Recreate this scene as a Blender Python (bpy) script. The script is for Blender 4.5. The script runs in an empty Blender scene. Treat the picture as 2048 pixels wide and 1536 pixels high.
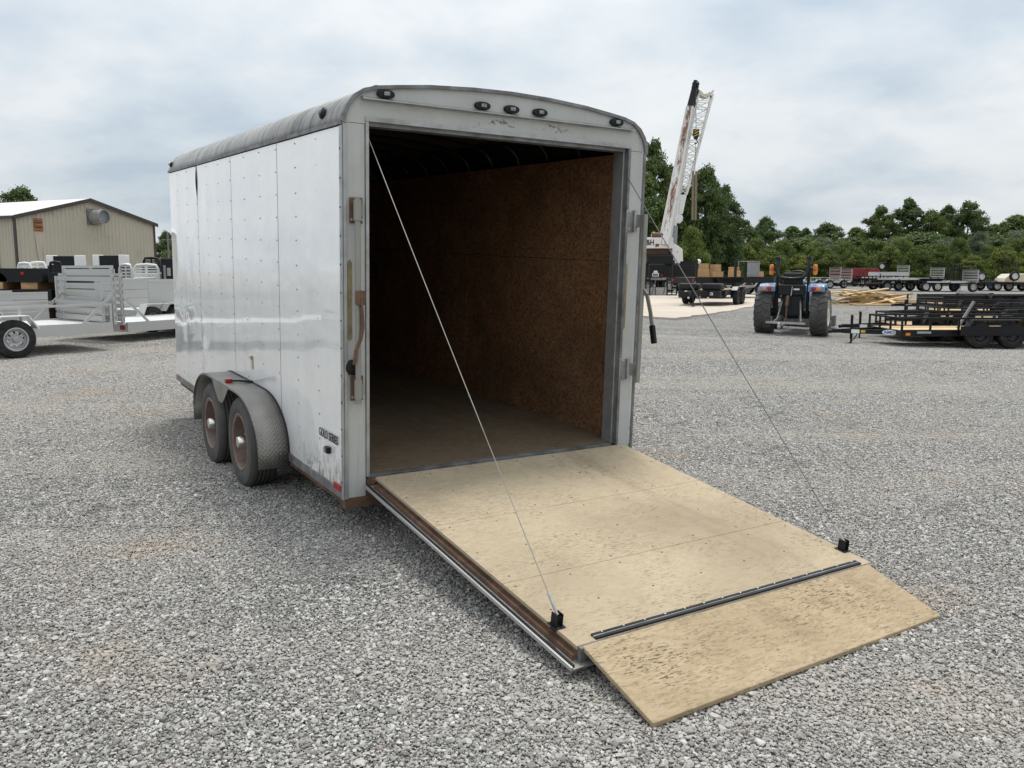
import bpy, bmesh, math, random
import numpy as np
from mathutils import Vector, Matrix, Euler
random.seed(11); NR = np.random.default_rng(7)
scene = bpy.context.scene
COL = scene.collection
PI = math.pi
R_ = math.radians
# ------------------------------------------------------------------ camera, sky, sun, exposure
F_PX, PITCH, CAM_H = 1696.0, 0.1338, 1.5436          # solved from the trailer's edges (photo is 2048 px wide)
cam = bpy.data.cameras.new('camera'); cam_o = bpy.data.objects.new('camera', cam); COL.objects.link(cam_o)
cam.sensor_fit = 'HORIZONTAL'; cam.sensor_width = 36.0; cam.lens = F_PX / 2048 * 36.0
cam.clip_start = 0.05; cam.clip_end = 3000
cam_o.location = (0, 0, CAM_H); cam_o.rotation_euler = (PI / 2 - PITCH, 0, 0)
scene.camera = cam_o
SUN = Vector((0.07, 0.27, 0.96)).normalized()
SUN_EL = math.asin(SUN.z); SUN_AZ = math.atan2(SUN.x, SUN.y)
world = bpy.data.worlds.new('World'); scene.world = world; world.use_nodes = True
def build_world():
    nt = world.node_tree; N = nt.nodes; L = nt.links; N.clear()
    def nd(t, **k):
        n = N.new(t)
        for a, b in k.items(): setattr(n, a, b)
        return n
    def ma(op, a, b=None, clamp=False):
        n = nd('ShaderNodeMath', operation=op, use_clamp=clamp)
        for i, s in enumerate((a, b)):
            if s is None: continue
            if isinstance(s, (int, float)): n.inputs[i].default_value = s
            else: L.new(s, n.inputs[i])
        return n.outputs[0]
    tc = nd('ShaderNodeTexCoord'); sep = nd('ShaderNodeSeparateXYZ'); L.new(tc.outputs['Generated'], sep.inputs[0])
    z = ma('MAXIMUM', sep.outputs[2], 0.0)
    den = ma('ADD', z, 0.30)
    cx = ma('DIVIDE', sep.outputs[0], den); cy = ma('DIVIDE', sep.outputs[1], den)
    comb = nd('ShaderNodeCombineXYZ'); L.new(cx, comb.inputs[0]); L.new(cy, comb.inputs[1])
    def noise(scale, det, rough, off, dist=0.0):
        mp = nd('ShaderNodeMapping'); mp.inputs['Location'].default_value = off
        L.new(comb.outputs[0], mp.inputs[0])
        n = nd('ShaderNodeTexNoise'); n.inputs['Scale'].default_value = scale; n.inputs['Detail'].default_value = det
        n.inputs['Roughness'].default_value = rough; n.inputs['Distortion'].default_value = dist
        L.new(mp.outputs[0], n.inputs['Vector']); return n.outputs[0]
    def ramp(fac, stops):
        r = nd('ShaderNodeValToRGB'); L.new(fac, r.inputs[0])
        while len(r.color_ramp.elements) < len(stops): r.color_ramp.elements.new(0.5)
        for e, (p, c) in zip(r.color_ramp.elements, stops): e.position = p; e.color = (c[0], c[1], c[2], 1)
        return r.outputs[0]
    def mix(fac, a, b, mode='MIX'):
        m = nd('ShaderNodeMix', data_type='RGBA', blend_type=mode)
        if isinstance(fac, (int, float)): m.inputs[0].default_value = fac
        else: L.new(fac, m.inputs[0])
        for s, i in ((a, 6), (b, 7)):
            if isinstance(s, tuple): m.inputs[i].default_value = (*s, 1)
            else: L.new(s, m.inputs[i])
        return m.outputs[2]
    n1 = noise(1.05, 6, 0.50, (3.1, 0.9, 0), 0.1)
    n2 = noise(3.4, 9, 0.56, (7.7, 2.2, 0), 0.15)
    s = ma('ADD', ma('MULTIPLY', n1, 0.66), ma('MULTIPLY', n2, 0.34))
    cloud = ramp(s, [(0.36, (0.455, 0.54, 0.62)), (0.44, (0.57, 0.635, 0.69)), (0.53, (0.69, 0.725, 0.75)), (0.66, (0.775, 0.795, 0.81))])
    sky = nd('ShaderNodeTexSky', sky_type='NISHITA'); sky.sun_disc = False
    sky.sun_elevation = SUN_EL; sky.sun_rotation = SUN_AZ; sky.dust_density = 2.5; sky.air_density = 1.0
    skys = mix(1.0, sky.outputs[0], (0.09, 0.09, 0.09), 'MULTIPLY')
    cover = ramp(n1, [(0.30, (0.80,) * 3), (0.50, (0.97,) * 3)])
    base = mix(cover, skys, cloud)
    # overcast sky: brighter towards the zenith all the way round (CIE overcast, 1 + 2 sin)
    g = ma('ADD', ma('MULTIPLY', z, 0.75), 0.90)
    gr = nd('ShaderNodeCombineXYZ')
    for i in range(3): L.new(g, gr.inputs[i])
    fin = mix(1.0, base, gr.outputs[0], 'MULTIPLY')
    bg = nd('ShaderNodeBackground'); bg.inputs[1].default_value = 1.0; L.new(fin, bg.inputs[0])
    out = nd('ShaderNodeOutputWorld'); L.new(bg.outputs[0], out.inputs[0])
build_world()
sun = bpy.data.lights.new('sun', 'SUN'); sun.energy = 2.3; sun.angle = R_(13); sun.color = (1.0, 0.955, 0.89)
sun_o = bpy.data.objects.new('sun', sun); COL.objects.link(sun_o); sun_o.location = (0, 0, 30)
sun_o.rotation_euler = SUN.to_track_quat('Z', 'Y').to_euler()
vs = scene.view_settings; vs.view_transform = 'Standard'; vs.look = 'None'; vs.gamma = 1; vs.exposure = 0.22; vs.use_curve_mapping = False
scene.render.engine = 'CYCLES'

# ------------------------------------------------------------------ pixels -> places
_c, _s = math.cos(PITCH), math.sin(PITCH)
def ray(u, v):
    return Vector((0, _c, -_s)) + Vector(((u - 1024) / F_PX, 0, 0)) + Vector((0, _s, _c)) * ((768 - v) / F_PX)
def gz(x, y):                                        # the lot: a shallow dip on the right, a slight fall to the ramp's foot
    return (-0.29 * math.exp(-((x - 11.5) / 6.5) ** 2 - ((y - 21.5) / 6.5) ** 2)
            - 0.042 * math.exp(-((x - 1.4) / 2.0) ** 2 - ((y - 2.4) / 1.6) ** 2))
def G(u, v):
    d = ray(u, v); z = 0.0
    for _ in range(12):
        p = Vector((0, 0, CAM_H)) + d * ((z - CAM_H) / d.z); z = gz(p.x, p.y)
    return p
def at(u, v, Y):                                     # the point at depth Y that stands behind a pixel
    d = ray(u, v); return Vector((0, 0, CAM_H)) + d * (Y / d.y)

# ------------------------------------------------------------------ mesh builder
class MB:
    def __init__(s): s.v = []; s.f = []
    def add(s, vs_, fs):
        o = len(s.v); s.v += [tuple(p) for p in vs_]; s.f += [tuple(i + o for i in f) for f in fs]; return s
    def box(s, x0, x1, y0, y1, z0, z1):
        return s.add([(x0,y0,z0),(x1,y0,z0),(x1,y1,z0),(x0,y1,z0),(x0,y0,z1),(x1,y0,z1),(x1,y1,z1),(x0,y1,z1)],
                     [(0,3,2,1),(4,5,6,7),(0,1,5,4),(1,2,6,5),(2,3,7,6),(3,0,4,7)])
    def beam(s, p, q, w, h, up=(0,0,1)):             # rectangular bar; w across, h along up
        p = Vector(p); q = Vector(q); d = (q - p).normalized(); u = Vector(up)
        if abs(d.dot(u)) > 0.99: u = Vector((0,1,0))
        a = d.cross(u).normalized(); b = a.cross(d).normalized(); a *= w / 2; b *= h / 2
        return s.add([p-a-b,p+a-b,p+a+b,p-a+b,q-a-b,q+a-b,q+a+b,q-a+b],[(0,1,2,3),(7,6,5,4),(0,4,5,1),(1,5,6,2),(2,6,7,3),(3,7,4,0)])
    def tube(s, pts, r, n=8, cap=True):
        pts = [Vector(p) for p in pts]; k = len(pts); o = len(s.v); prev = None
        for i, p in enumerate(pts):
            d = (pts[min(i+1,k-1)] - pts[max(i-1,0)]).normalized()
            if prev is None:
                a = d.cross(Vector((0,0,1)) if abs(d.z) < 0.9 else Vector((1,0,0))).normalized()
            else: a = (prev - d * prev.dot(d)).normalized()
            prev = a; b = d.cross(a); rr = r[i] if isinstance(r, (list, tuple)) else r
            for j in range(n):
                t = 2 * PI * j / n; s.v.append(tuple(p + (a * math.cos(t) + b * math.sin(t)) * rr))
        for i in range(k - 1):
            for j in range(n):
                j2 = (j + 1) % n; s.f.append((o+i*n+j, o+i*n+j2, o+(i+1)*n+j2, o+(i+1)*n+j))
        if cap: s.f.append(tuple(o+j for j in range(n))[::-1]); s.f.append(tuple(o+(k-1)*n+j for j in range(n)))
        return s
    def lathe(s, prof, c, ax, n=24, closed=False):   # prof: (radius, along axis)
        c = Vector(c); ax = Vector(ax).normalized()
        a = ax.cross(Vector((0,0,1)) if abs(ax.z) < 0.9 else Vector((1,0,0))).normalized(); b = ax.cross(a); o = len(s.v); m = len(prof)
        for j in range(n):
            t = 2 * PI * j / n; e = a * math.cos(t) + b * math.sin(t)
            for (r, h) in prof: s.v.append(tuple(c + e * r + ax * h))
        for j in range(n):
            j2 = (j + 1) % n
            for i in range(m if closed else m - 1):
                i2 = (i + 1) % m; s.f.append((o+j*m+i, o+j2*m+i, o+j2*m+i2, o+j*m+i2))
        return s
    def prism(s, poly, o, ex, ey, ez):               # polygon in (ex,ey), extruded along vector ez
        o = Vector(o); ex = Vector(ex); ey = Vector(ey); ez = Vector(ez); n = len(poly)
        vs_ = [o + ex*a + ey*b for a, b in poly]; vs_ += [p + ez for p in vs_]
        return s.add(vs_, [tuple(range(n))[::-1], tuple(range(n, 2*n))] + [(i, (i+1) % n, n+(i+1) % n, n+i) for i in range(n)])
    def strip(s, prof, t0, t1, axis_fn):             # sheet swept: prof list of points mapped at t0,t1
        o = len(s.v); n = len(prof)
        for t in (t0, t1):
            for p in prof: s.v.append(tuple(axis_fn(p, t)))
        for i in range(n - 1): s.f.append((o+i, o+i+1, o+n+i+1, o+n+i))
        return s
    def build(s, name, mat, parent=None, smooth=None, bevel=0, recalc=True, mw=None):
        me = bpy.data.meshes.new(name); me.from_pydata(s.v, [], s.f)
        if recalc:
            bm = bmesh.new(); bm.from_mesh(me); bmesh.ops.recalc_face_normals(bm, faces=bm.faces); bm.to_mesh(me); bm.free()
        me.materials.append(mat)
        ob = bpy.data.objects.new(name, me); COL.objects.link(ob)
        if parent: ob.parent = parent
        if mw is not None: ob.matrix_world = mw
        if smooth is not None:
            me.polygons.foreach_set('use_smooth', [True] * len(me.polygons)); me.set_sharp_from_angle(angle=R_(smooth))
        if bevel:
            b = ob.modifiers.new('bevel', 'BEVEL'); b.width = bevel; b.segments = 2; b.limit_method = 'ANGLE'; b.angle_limit = R_(40)
        return ob
def tag(o, label=None, cat=None, group=None, kind=None):
    if label: o['label'] = label
    if cat: o['category'] = cat
    if group: o['group'] = group
    if kind: o['kind'] = kind
    return o
def thing(name, label, cat, loc=(0,0,0), rz=0.0, group=None, mat=None):
    o = bpy.data.objects.new(name, None); COL.objects.link(o); o.empty_display_size = 0.3
    if mat is not None: o.matrix_world = mat
    else: o.location = loc; o.rotation_euler = (0, 0, rz)
    return tag(o, label, cat, group)
def kids(o): return [c for c in bpy.data.objects if c.parent == o]
def dup_tree(o, parent=None):
    c = o.copy(); COL.objects.link(c); c.parent = parent
    for ch in o.children: dup_tree(ch, c)
    return c
def text_mesh(txt, size, name, mat, parent, o, ex, ey, depth=0.002, bold=0.0, sx=1.0):
    cu = bpy.data.curves.new(name, 'FONT'); cu.body = txt; cu.size = size; cu.extrude = depth; cu.offset = bold
    cu.align_x = 'CENTER'; cu.align_y = 'CENTER'
    t = bpy.data.objects.new('tmp_text', cu); COL.objects.link(t)
    me = bpy.data.meshes.new_from_object(t, depsgraph=bpy.context.evaluated_depsgraph_get())
    bpy.data.objects.remove(t); bpy.data.curves.remove(cu)
    ex = Vector(ex).normalized(); ey = Vector(ey).normalized(); ez = ex.cross(ey)
    m = Matrix((ex * sx, ey, ez)).transposed().to_4x4(); m.translation = Vector(o); me.transform(m)
    me.name = name; me.materials.clear(); me.materials.append(mat)
    ob = bpy.data.objects.new(name, me); COL.objects.link(ob); ob.parent = parent
    return ob

# ------------------------------------------------------------------ materials
class NT:
    def __init__(s, name):
        s.m = bpy.data.materials.new(name); s.m.use_nodes = True; s.t = s.m.node_tree; s.N = s.t.nodes; s.L = s.t.links; s.N.clear()
        s.out = s.N.new('ShaderNodeOutputMaterial'); s.p = s.N.new('ShaderNodeBsdfPrincipled'); s.L.new(s.p.outputs[0], s.out.inputs[0])
        s.tc = s.N.new('ShaderNodeTexCoord')
    def set(s, inp, val):
        i = s.p.inputs[inp]
        if isinstance(val, (int, float)): i.default_value = val
        elif isinstance(val, tuple): i.default_value = (*val, 1) if len(val) == 3 else val
        else: s.L.new(val, i)
    def co(s, scale=(1,1,1), rot=(0,0,0), loc=(0,0,0), src='Object', vec=None):
        mp = s.N.new('ShaderNodeMapping'); mp.inputs['Scale'].default_value = scale; mp.inputs['Rotation'].default_value = rot; mp.inputs['Location'].default_value = loc
        s.L.new(vec if vec is not None else s.tc.outputs[src], mp.inputs[0]); return mp.outputs[0]
    def noise(s, vec, scale, det=4, rough=0.55, dist=0.0):
        n = s.N.new('ShaderNodeTexNoise'); n.inputs['Scale'].default_value = scale; n.inputs['Detail'].default_value = det
        n.inputs['Roughness'].default_value = rough; n.inputs['Distortion'].default_value = dist; s.L.new(vec, n.inputs['Vector']); return n.outputs[0]
    def vor(s, vec, scale, feat='F1', out=0):
        n = s.N.new('ShaderNodeTexVoronoi'); n.feature = feat; n.inputs['Scale'].default_value = scale; s.L.new(vec, n.inputs['Vector']); return n.outputs[out]
    def ramp(s, fac, stops, interp='LINEAR'):
        r = s.N.new('ShaderNodeValToRGB'); s.L.new(fac, r.inputs[0]); r.color_ramp.interpolation = interp
        while len(r.color_ramp.elements) < len(stops): r.color_ramp.elements.new(0.5)
        for e, (p, c) in zip(r.color_ramp.elements, stops):
            e.position = p; c = (c, c, c) if isinstance(c, (int, float)) else c; e.color = (*c, 1)
        return r.outputs[0]
    def mix(s, fac, a, b, mode='MIX'):
        m = s.N.new('ShaderNodeMix'); m.data_type = 'RGBA'; m.blend_type = mode
        for i, x in ((0, fac), (6, a), (7, b)):
            if isinstance(x, (int, float)): m.inputs[i].default_value = x if i == 0 else (x, x, x, 1)
            elif isinstance(x, tuple): m.inputs[i].default_value = (*x, 1)
            else: s.L.new(x, m.inputs[i])
        return m.outputs[2]
    def ma(s, op, a, b=None, clamp=False):
        n = s.N.new('ShaderNodeMath'); n.operation = op; n.use_clamp = clamp
        for i, x in enumerate((a, b)):
            if x is None: continue
            if isinstance(x, (int, float)): n.inputs[i].default_value = x
            else: s.L.new(x, n.inputs[i])
        return n.outputs[0]
    def sep(s, vec):
        n = s.N.new('ShaderNodeSeparateXYZ'); s.L.new(vec, n.inputs[0]); return n.outputs
    def bump(s, h, strength=0.3, dist=0.01):
        b = s.N.new('ShaderNodeBump'); b.inputs['Strength'].default_value = strength; b.inputs['Distance'].default_value = dist
        s.L.new(h, b.inputs['Height']); s.L.new(b.outputs[0], s.p.inputs['Normal'])
    def attr(s, name):
        a = s.N.new('ShaderNodeAttribute'); a.attribute_name = name; return a
    def obrand(s):
        return s.N.new('ShaderNodeObjectInfo').outputs['Random']
def lerp3(c, k): return tuple(min(1, x * k) for x in c)
def M(name, col, rough=0.5, metal=0.0, var=0.18, vs_=5.0, dirt=None, dirt_amt=0.45, dscale=3.0, bump=0.0, bs=60.0, coat=0.0, objvar=0.0, rvar=0.12, spec=0.5):
    n = NT(name); n.set('Specular IOR Level', spec); v = n.co(); a = n.noise(v, vs_, 5)
    c = n.ramp(a, [(0.3, lerp3(col, 1 - var)), (0.7, lerp3(col, 1 + var))])
    if objvar: c = n.mix(1.0, c, n.ramp(n.obrand(), [(0, 1 - objvar), (1, 1.0)]), 'MULTIPLY')
    if dirt:
        d = n.noise(v, dscale, 9, 0.66, 0.3); c = n.mix(n.ramp(d, [(0.62 - dirt_amt * 0.35, 0.0), (0.70, 1.0)]), c, dirt)
    n.set('Base Color', c); n.set('Metallic', metal)
    n.set('Roughness', n.ramp(n.noise(v, vs_ * 2.3, 4), [(0.3, max(0.03, rough - rvar)), (0.7, min(1, rough + rvar))]))
    if coat: n.set('Coat Weight', coat); n.set('Coat Roughness', 0.08)
    if bump: n.bump(n.noise(v, bs, 5), bump, 0.004)
    return n.m
MT = {}
MT['black'] = M('black_paint', (0.008, 0.0085, 0.0095), 0.42, 0, 0.3, 7, (0.025, 0.023, 0.021), 0.10, spec=0.28)
MT['black_plastic'] = M('black_plastic', (0.010, 0.010, 0.011), 0.5, 0, 0.2, spec=0.3)
MT['rubber'] = M('tyre_rubber', (0.017, 0.017, 0.017), 0.8, 0, 0.3, 9, (0.05, 0.047, 0.043), 0.3, 5, 0.25, 90, spec=0.25)
MT['rubber_dusty'] = M('dusty_tyre_rubber', (0.055, 0.054, 0.052), 0.85, 0, 0.15, 4, (0.10, 0.094, 0.086), 0.5, 3, 0.06, 60)
MT['alu'] = M('mill_aluminium', (0.53, 0.53, 0.515), 0.44, 0.9, 0.05, 0.8, rvar=0.03)
MT['alu_deck'] = M('aluminium_deck', (0.62, 0.62, 0.61), 0.5, 0.5, 0.08, 3)
MT['bar'] = M('grey_painted_bar', (0.29, 0.28, 0.25), 0.45, 0.25, 0.08, 6, (0.24, 0.20, 0.16), 0.12, 5)
MT['steel'] = M('galvanised_steel', (0.40, 0.405, 0.40), 0.42, 0.6, 0.14, 8, (0.27, 0.25, 0.225), 0.3, 6)
MT['grey_steel'] = M('grey_worn_steel', (0.21, 0.215, 0.22), 0.55, 0.35, 0.3, 9, (0.10, 0.085, 0.07), 0.5, 5, 0.2)
MT['chrome'] = M('chrome', (0.66, 0.65, 0.63), 0.2, 1.0, 0.08, 12)
MT['rust'] = M('rusty_steel', (0.15, 0.082, 0.050), 0.8, 0.1, 0.35, 14, (0.08, 0.048, 0.034), 0.5, 9, 0.4, 120)
MT['rusty_rim'] = M('rusty_rim', (0.22, 0.19, 0.17), 0.7, 0.25, 0.25, 9, (0.15, 0.075, 0.045), 0.8, 7, 0.3, 90)
MT['white'] = M('white_paint', (0.74, 0.74, 0.72), 0.35, 0, 0.05, 4, (0.5, 0.47, 0.42), 0.15, 2)
MT['dirty_white'] = M('dirty_white_paint', (0.60, 0.60, 0.575), 0.5, 0, 0.08, 5, (0.42, 0.39, 0.34), 0.4, 3)
MT['red_lens'] = M('red_lens', (0.32, 0.012, 0.010), 0.2, 0, 0.15)
MT['amber_lens'] = M('amber_lens', (0.75, 0.22, 0.02), 0.25, 0, 0.12)
MT['clear_lens'] = M('clear_lens', (0.24, 0.245, 0.25), 0.12, 0, 0.5, 60)
MT['blue'] = M('blue_paint', (0.13, 0.27, 0.47), 0.35, 0, 0.12, 5, (0.22, 0.24, 0.26), 0.3, coat=0.3)
MT['red_paint'] = M('red_paint', (0.20, 0.018, 0.022), 0.4, 0, 0.2, 3)
MT['pine'] = M('new_pine', (0.62, 0.44, 0.22), 0.65, 0, 0.18, 5, (0.48, 0.30, 0.13), 0.3, 4, objvar=0.45)
MT['old_wood'] = M('weathered_timber', (0.30, 0.21, 0.13), 0.8, 0, 0.3, 8, (0.12, 0.09, 0.06), 0.4, 6, objvar=0.3)
MT['tan_steel'] = M('tan_steel_cladding', (0.45, 0.41, 0.325), 0.45, 0.05, 0.06, 0.4, (0.36, 0.31, 0.23), 0.1, 0.5)
MT['brown_trim'] = M('brown_trim', (0.05, 0.036, 0.03), 0.5)
MT['roof'] = M('white_steel_roof', (0.72, 0.73, 0.74), 0.35, 0.2, 0.05, 0.5)
MT['rusty_vent'] = M('rusty_vent', (0.33, 0.14, 0.06), 0.75, 0.1, 0.4, 6)
MT['blue_print'] = M('blue_print', (0.03, 0.08, 0.30), 0.4)
MT['sky_print'] = M('pale_blue_print', (0.15, 0.45, 0.65), 0.4)
MT['black_print'] = M('black_print', (0.015, 0.015, 0.015), 0.5)
MT['yellow'] = M('hazard_yellow', (0.65, 0.42, 0.04), 0.5)
MT['webbing'] = M('brown_sling_webbing', (0.20, 0.165, 0.11), 0.9)
MT['jack_blue'] = M('jack_blue', (0.03, 0.10, 0.28), 0.4)
MT['galv_mesh'] = MT['steel']
MT['beige'] = M('beige_gelcoat', (0.58, 0.53, 0.43), 0.35, 0, 0.06)
MT['box_tan'] = M('tan_crate', (0.50, 0.31, 0.15), 0.75, 0, 0.2, 6, objvar=0.25)
MT['green_bin'] = M('green_paint', (0.05, 0.13, 0.12), 0.5)
# ------------------------------------------------------------------ ground, pad, gravel
def ground_material():
    n = NT('gravel_ground'); v = n.co()
    big = n.noise(v, 0.16, 5, 0.6); mid = n.noise(v, 1.1, 6, 0.62)
    vf = n.co((1, 1, 1)); cell = n.vor(vf, 75, 'F1', 1); cellv = n.sep(cell)[0]
    sp = n.noise(v, 14, 3, 0.7); sp2 = n.noise(v, 5, 4, 0.75)
    c = n.ramp(cellv, [(0.0, 0.13), (0.35, 0.24), (0.7, 0.37), (1.0, 0.58)])
    c = n.mix(0.75, c, n.ramp(sp, [(0.33, 0.30), (0.5, 0.82), (0.66, 1.35)]), 'MULTIPLY')
    c = n.mix(0.55, c, n.ramp(sp2, [(0.35, 0.50), (0.5, 0.9), (0.62, 1.25)]), 'MULTIPLY')
    dust = n.ramp(big, [(0.45, 0.0), (0.68, 0.65)])
    c = n.mix(dust, c, n.mix(0.5, c, (0.40, 0.36, 0.31)))
    c = n.mix(n.ramp(mid, [(0.62, 0.0), (0.74, 0.6)]), c, (0.36, 0.31, 0.255))
    c = n.mix(1.0, c, (1.04, 1.02, 0.975), 'MULTIPLY')
    lane = n.noise(n.co((0.10, 0.55, 1), (0, 0, 0.12)), 1.0, 5, 0.6); c = n.mix(n.ramp(lane, [(0.50, 0.0), (0.66, 0.45)]), c, (0.40, 0.375, 0.34))
    n.set('Base Color', c); n.set('Roughness', 0.95); n.set('Specular IOR Level', 0.2)
    hgt = n.ma('ADD', n.ma('MULTIPLY', n.vor(vf, 75, 'F1', 0), -1.0), n.ma('MULTIPLY', sp, 1.2))
    n.bump(hgt, 0.9, 0.03)
    return n.m
def axis_grid(lo, hi, fine_lo, fine_hi, step, nfar):
    a = list(np.arange(fine_lo, fine_hi + 1e-6, step))
    left = [fine_lo - (fine_lo - lo) * (k / nfar) ** 2.2 for k in range(nfar, 0, -1)]
    right = [fine_hi + (hi - fine_hi) * (k / nfar) ** 2.2 for k in range(1, nfar + 1)]
    return left + a + right
def build_ground():
    xs = axis_grid(-900, 900, -18, 32, 0.5, 14); ys = axis_grid(-60, 1600, -4, 46, 0.5, 14)
    m = MB(); nx = len(xs)
    for y in ys:
        for x in xs: m.v.append((x, y, gz(x, y)))
    for j in range(len(ys) - 1):
        for i in range(nx - 1): m.f.append((j*nx+i, j*nx+i+1, (j+1)*nx+i+1, (j+1)*nx+i))
    o = m.build('ground', ground_material(), smooth=60, recalc=False); tag(o, 'grey crushed stone lot with dusty patches', 'ground', kind='structure')
build_ground()
def build_pad():
    n = NT('concrete'); v = n.co(); a = n.noise(v, 0.35, 7, 0.65)
    c = n.ramp(a, [(0.3, (0.40, 0.345, 0.285)), (0.7, (0.52, 0.46, 0.39))])
    c = n.mix(n.ramp(n.noise(v, 1.7, 8, 0.7), [(0.6, 0.0), (0.72, 0.5)]), c, (0.27, 0.235, 0.20))
    n.set('Base Color', c); n.set('Roughness', 0.85); n.bump(n.noise(v, 30, 5), 0.15, 0.01)
    p0 = [Vector((*G(u, w)[:2], 0)) for u, w in ((1352, 641), (1400, 633), (1455, 624), (1505, 613.5))]
    poly = [(p.x, p.y) for p in p0] + [(14.5, 46), (16.5, 60), (-6, 66), (-3, 40)] + [(p.x, p.y) for p in (G(1262, 632.5), G(1310, 638))]
    bm = bmesh.new(); rs = random.Random(3)
    out = []
    for i in range(len(poly)):                       # a ragged edge where gravel has crept over the slab
        a_, b_ = Vector(poly[i]), Vector(poly[(i+1) % len(poly)]); k = max(2, int((b_-a_).length / 0.5))
        for t in range(k):
            q = a_.lerp(b_, t / k) + Vector((rs.uniform(-.07,.07), rs.uniform(-.16,.16))); out.append(q)
    m = MB(); m.prism([(q.x, q.y) for q in out], (0,0,-0.40), (1,0,0), (0,1,0), (0,0,0.425))
    tag(m.build('concrete_pad', n.m), 'pale buff concrete slab with a ragged gravel edge under the black trailers', 'pavement', kind='structure')
build_pad()
def stone_material():
    n = NT('crushed_limestone'); r = n.attr('rnd').outputs['Fac']; r2 = n.attr('rnd2').outputs['Fac']
    geo = n.N.new('ShaderNodeNewGeometry').outputs['Position']
    c = n.ramp(r, [(0.0, (0.13, 0.128, 0.124)), (0.25, (0.235, 0.231, 0.222)), (0.62, (0.345, 0.338, 0.322)), (0.88, (0.45, 0.44, 0.418)), (1.0, (0.60, 0.587, 0.557))])
    c = n.mix(n.ramp(r2, [(0.86, 0.0), (0.93, 0.45)]), c, (0.40, 0.31, 0.24))
    wv = n.co(vec=geo)
    big = n.noise(wv, 0.28, 5, 0.62); pat = n.noise(wv, 0.8, 6, 0.6)
    lane = n.noise(n.co((0.09, 0.6, 1), (0, 0, 0.12), vec=geo), 1.0, 5, 0.6)
    c = n.mix(n.ramp(lane, [(0.48, 0.0), (0.62, 0.75)]), c, (0.40, 0.375, 0.34))
    c = n.mix(n.ramp(big, [(0.42, 0.0), (0.70, 0.5)]), c, (0.39, 0.365, 0.33))
    c = n.mix(n.ramp(n.noise(wv, 1.6, 5, 0.6), [(0.66, 0.0), (0.74, 0.75)]), c, (0.10, 0.095, 0.09))
    c = n.mix(n.ramp(pat, [(0.56, 0.0), (0.70, 0.75)]), c, (0.39, 0.33, 0.27))
    c = n.mix(0.35, c, n.ramp(n.noise(wv, 160, 3), [(0.3, 0.6), (0.7, 1.3)]), 'MULTIPLY')
    n.set('Base Color', c); n.set('Roughness', 0.9); n.set('Specular IOR Level', 0.25)
    return n.m
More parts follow.
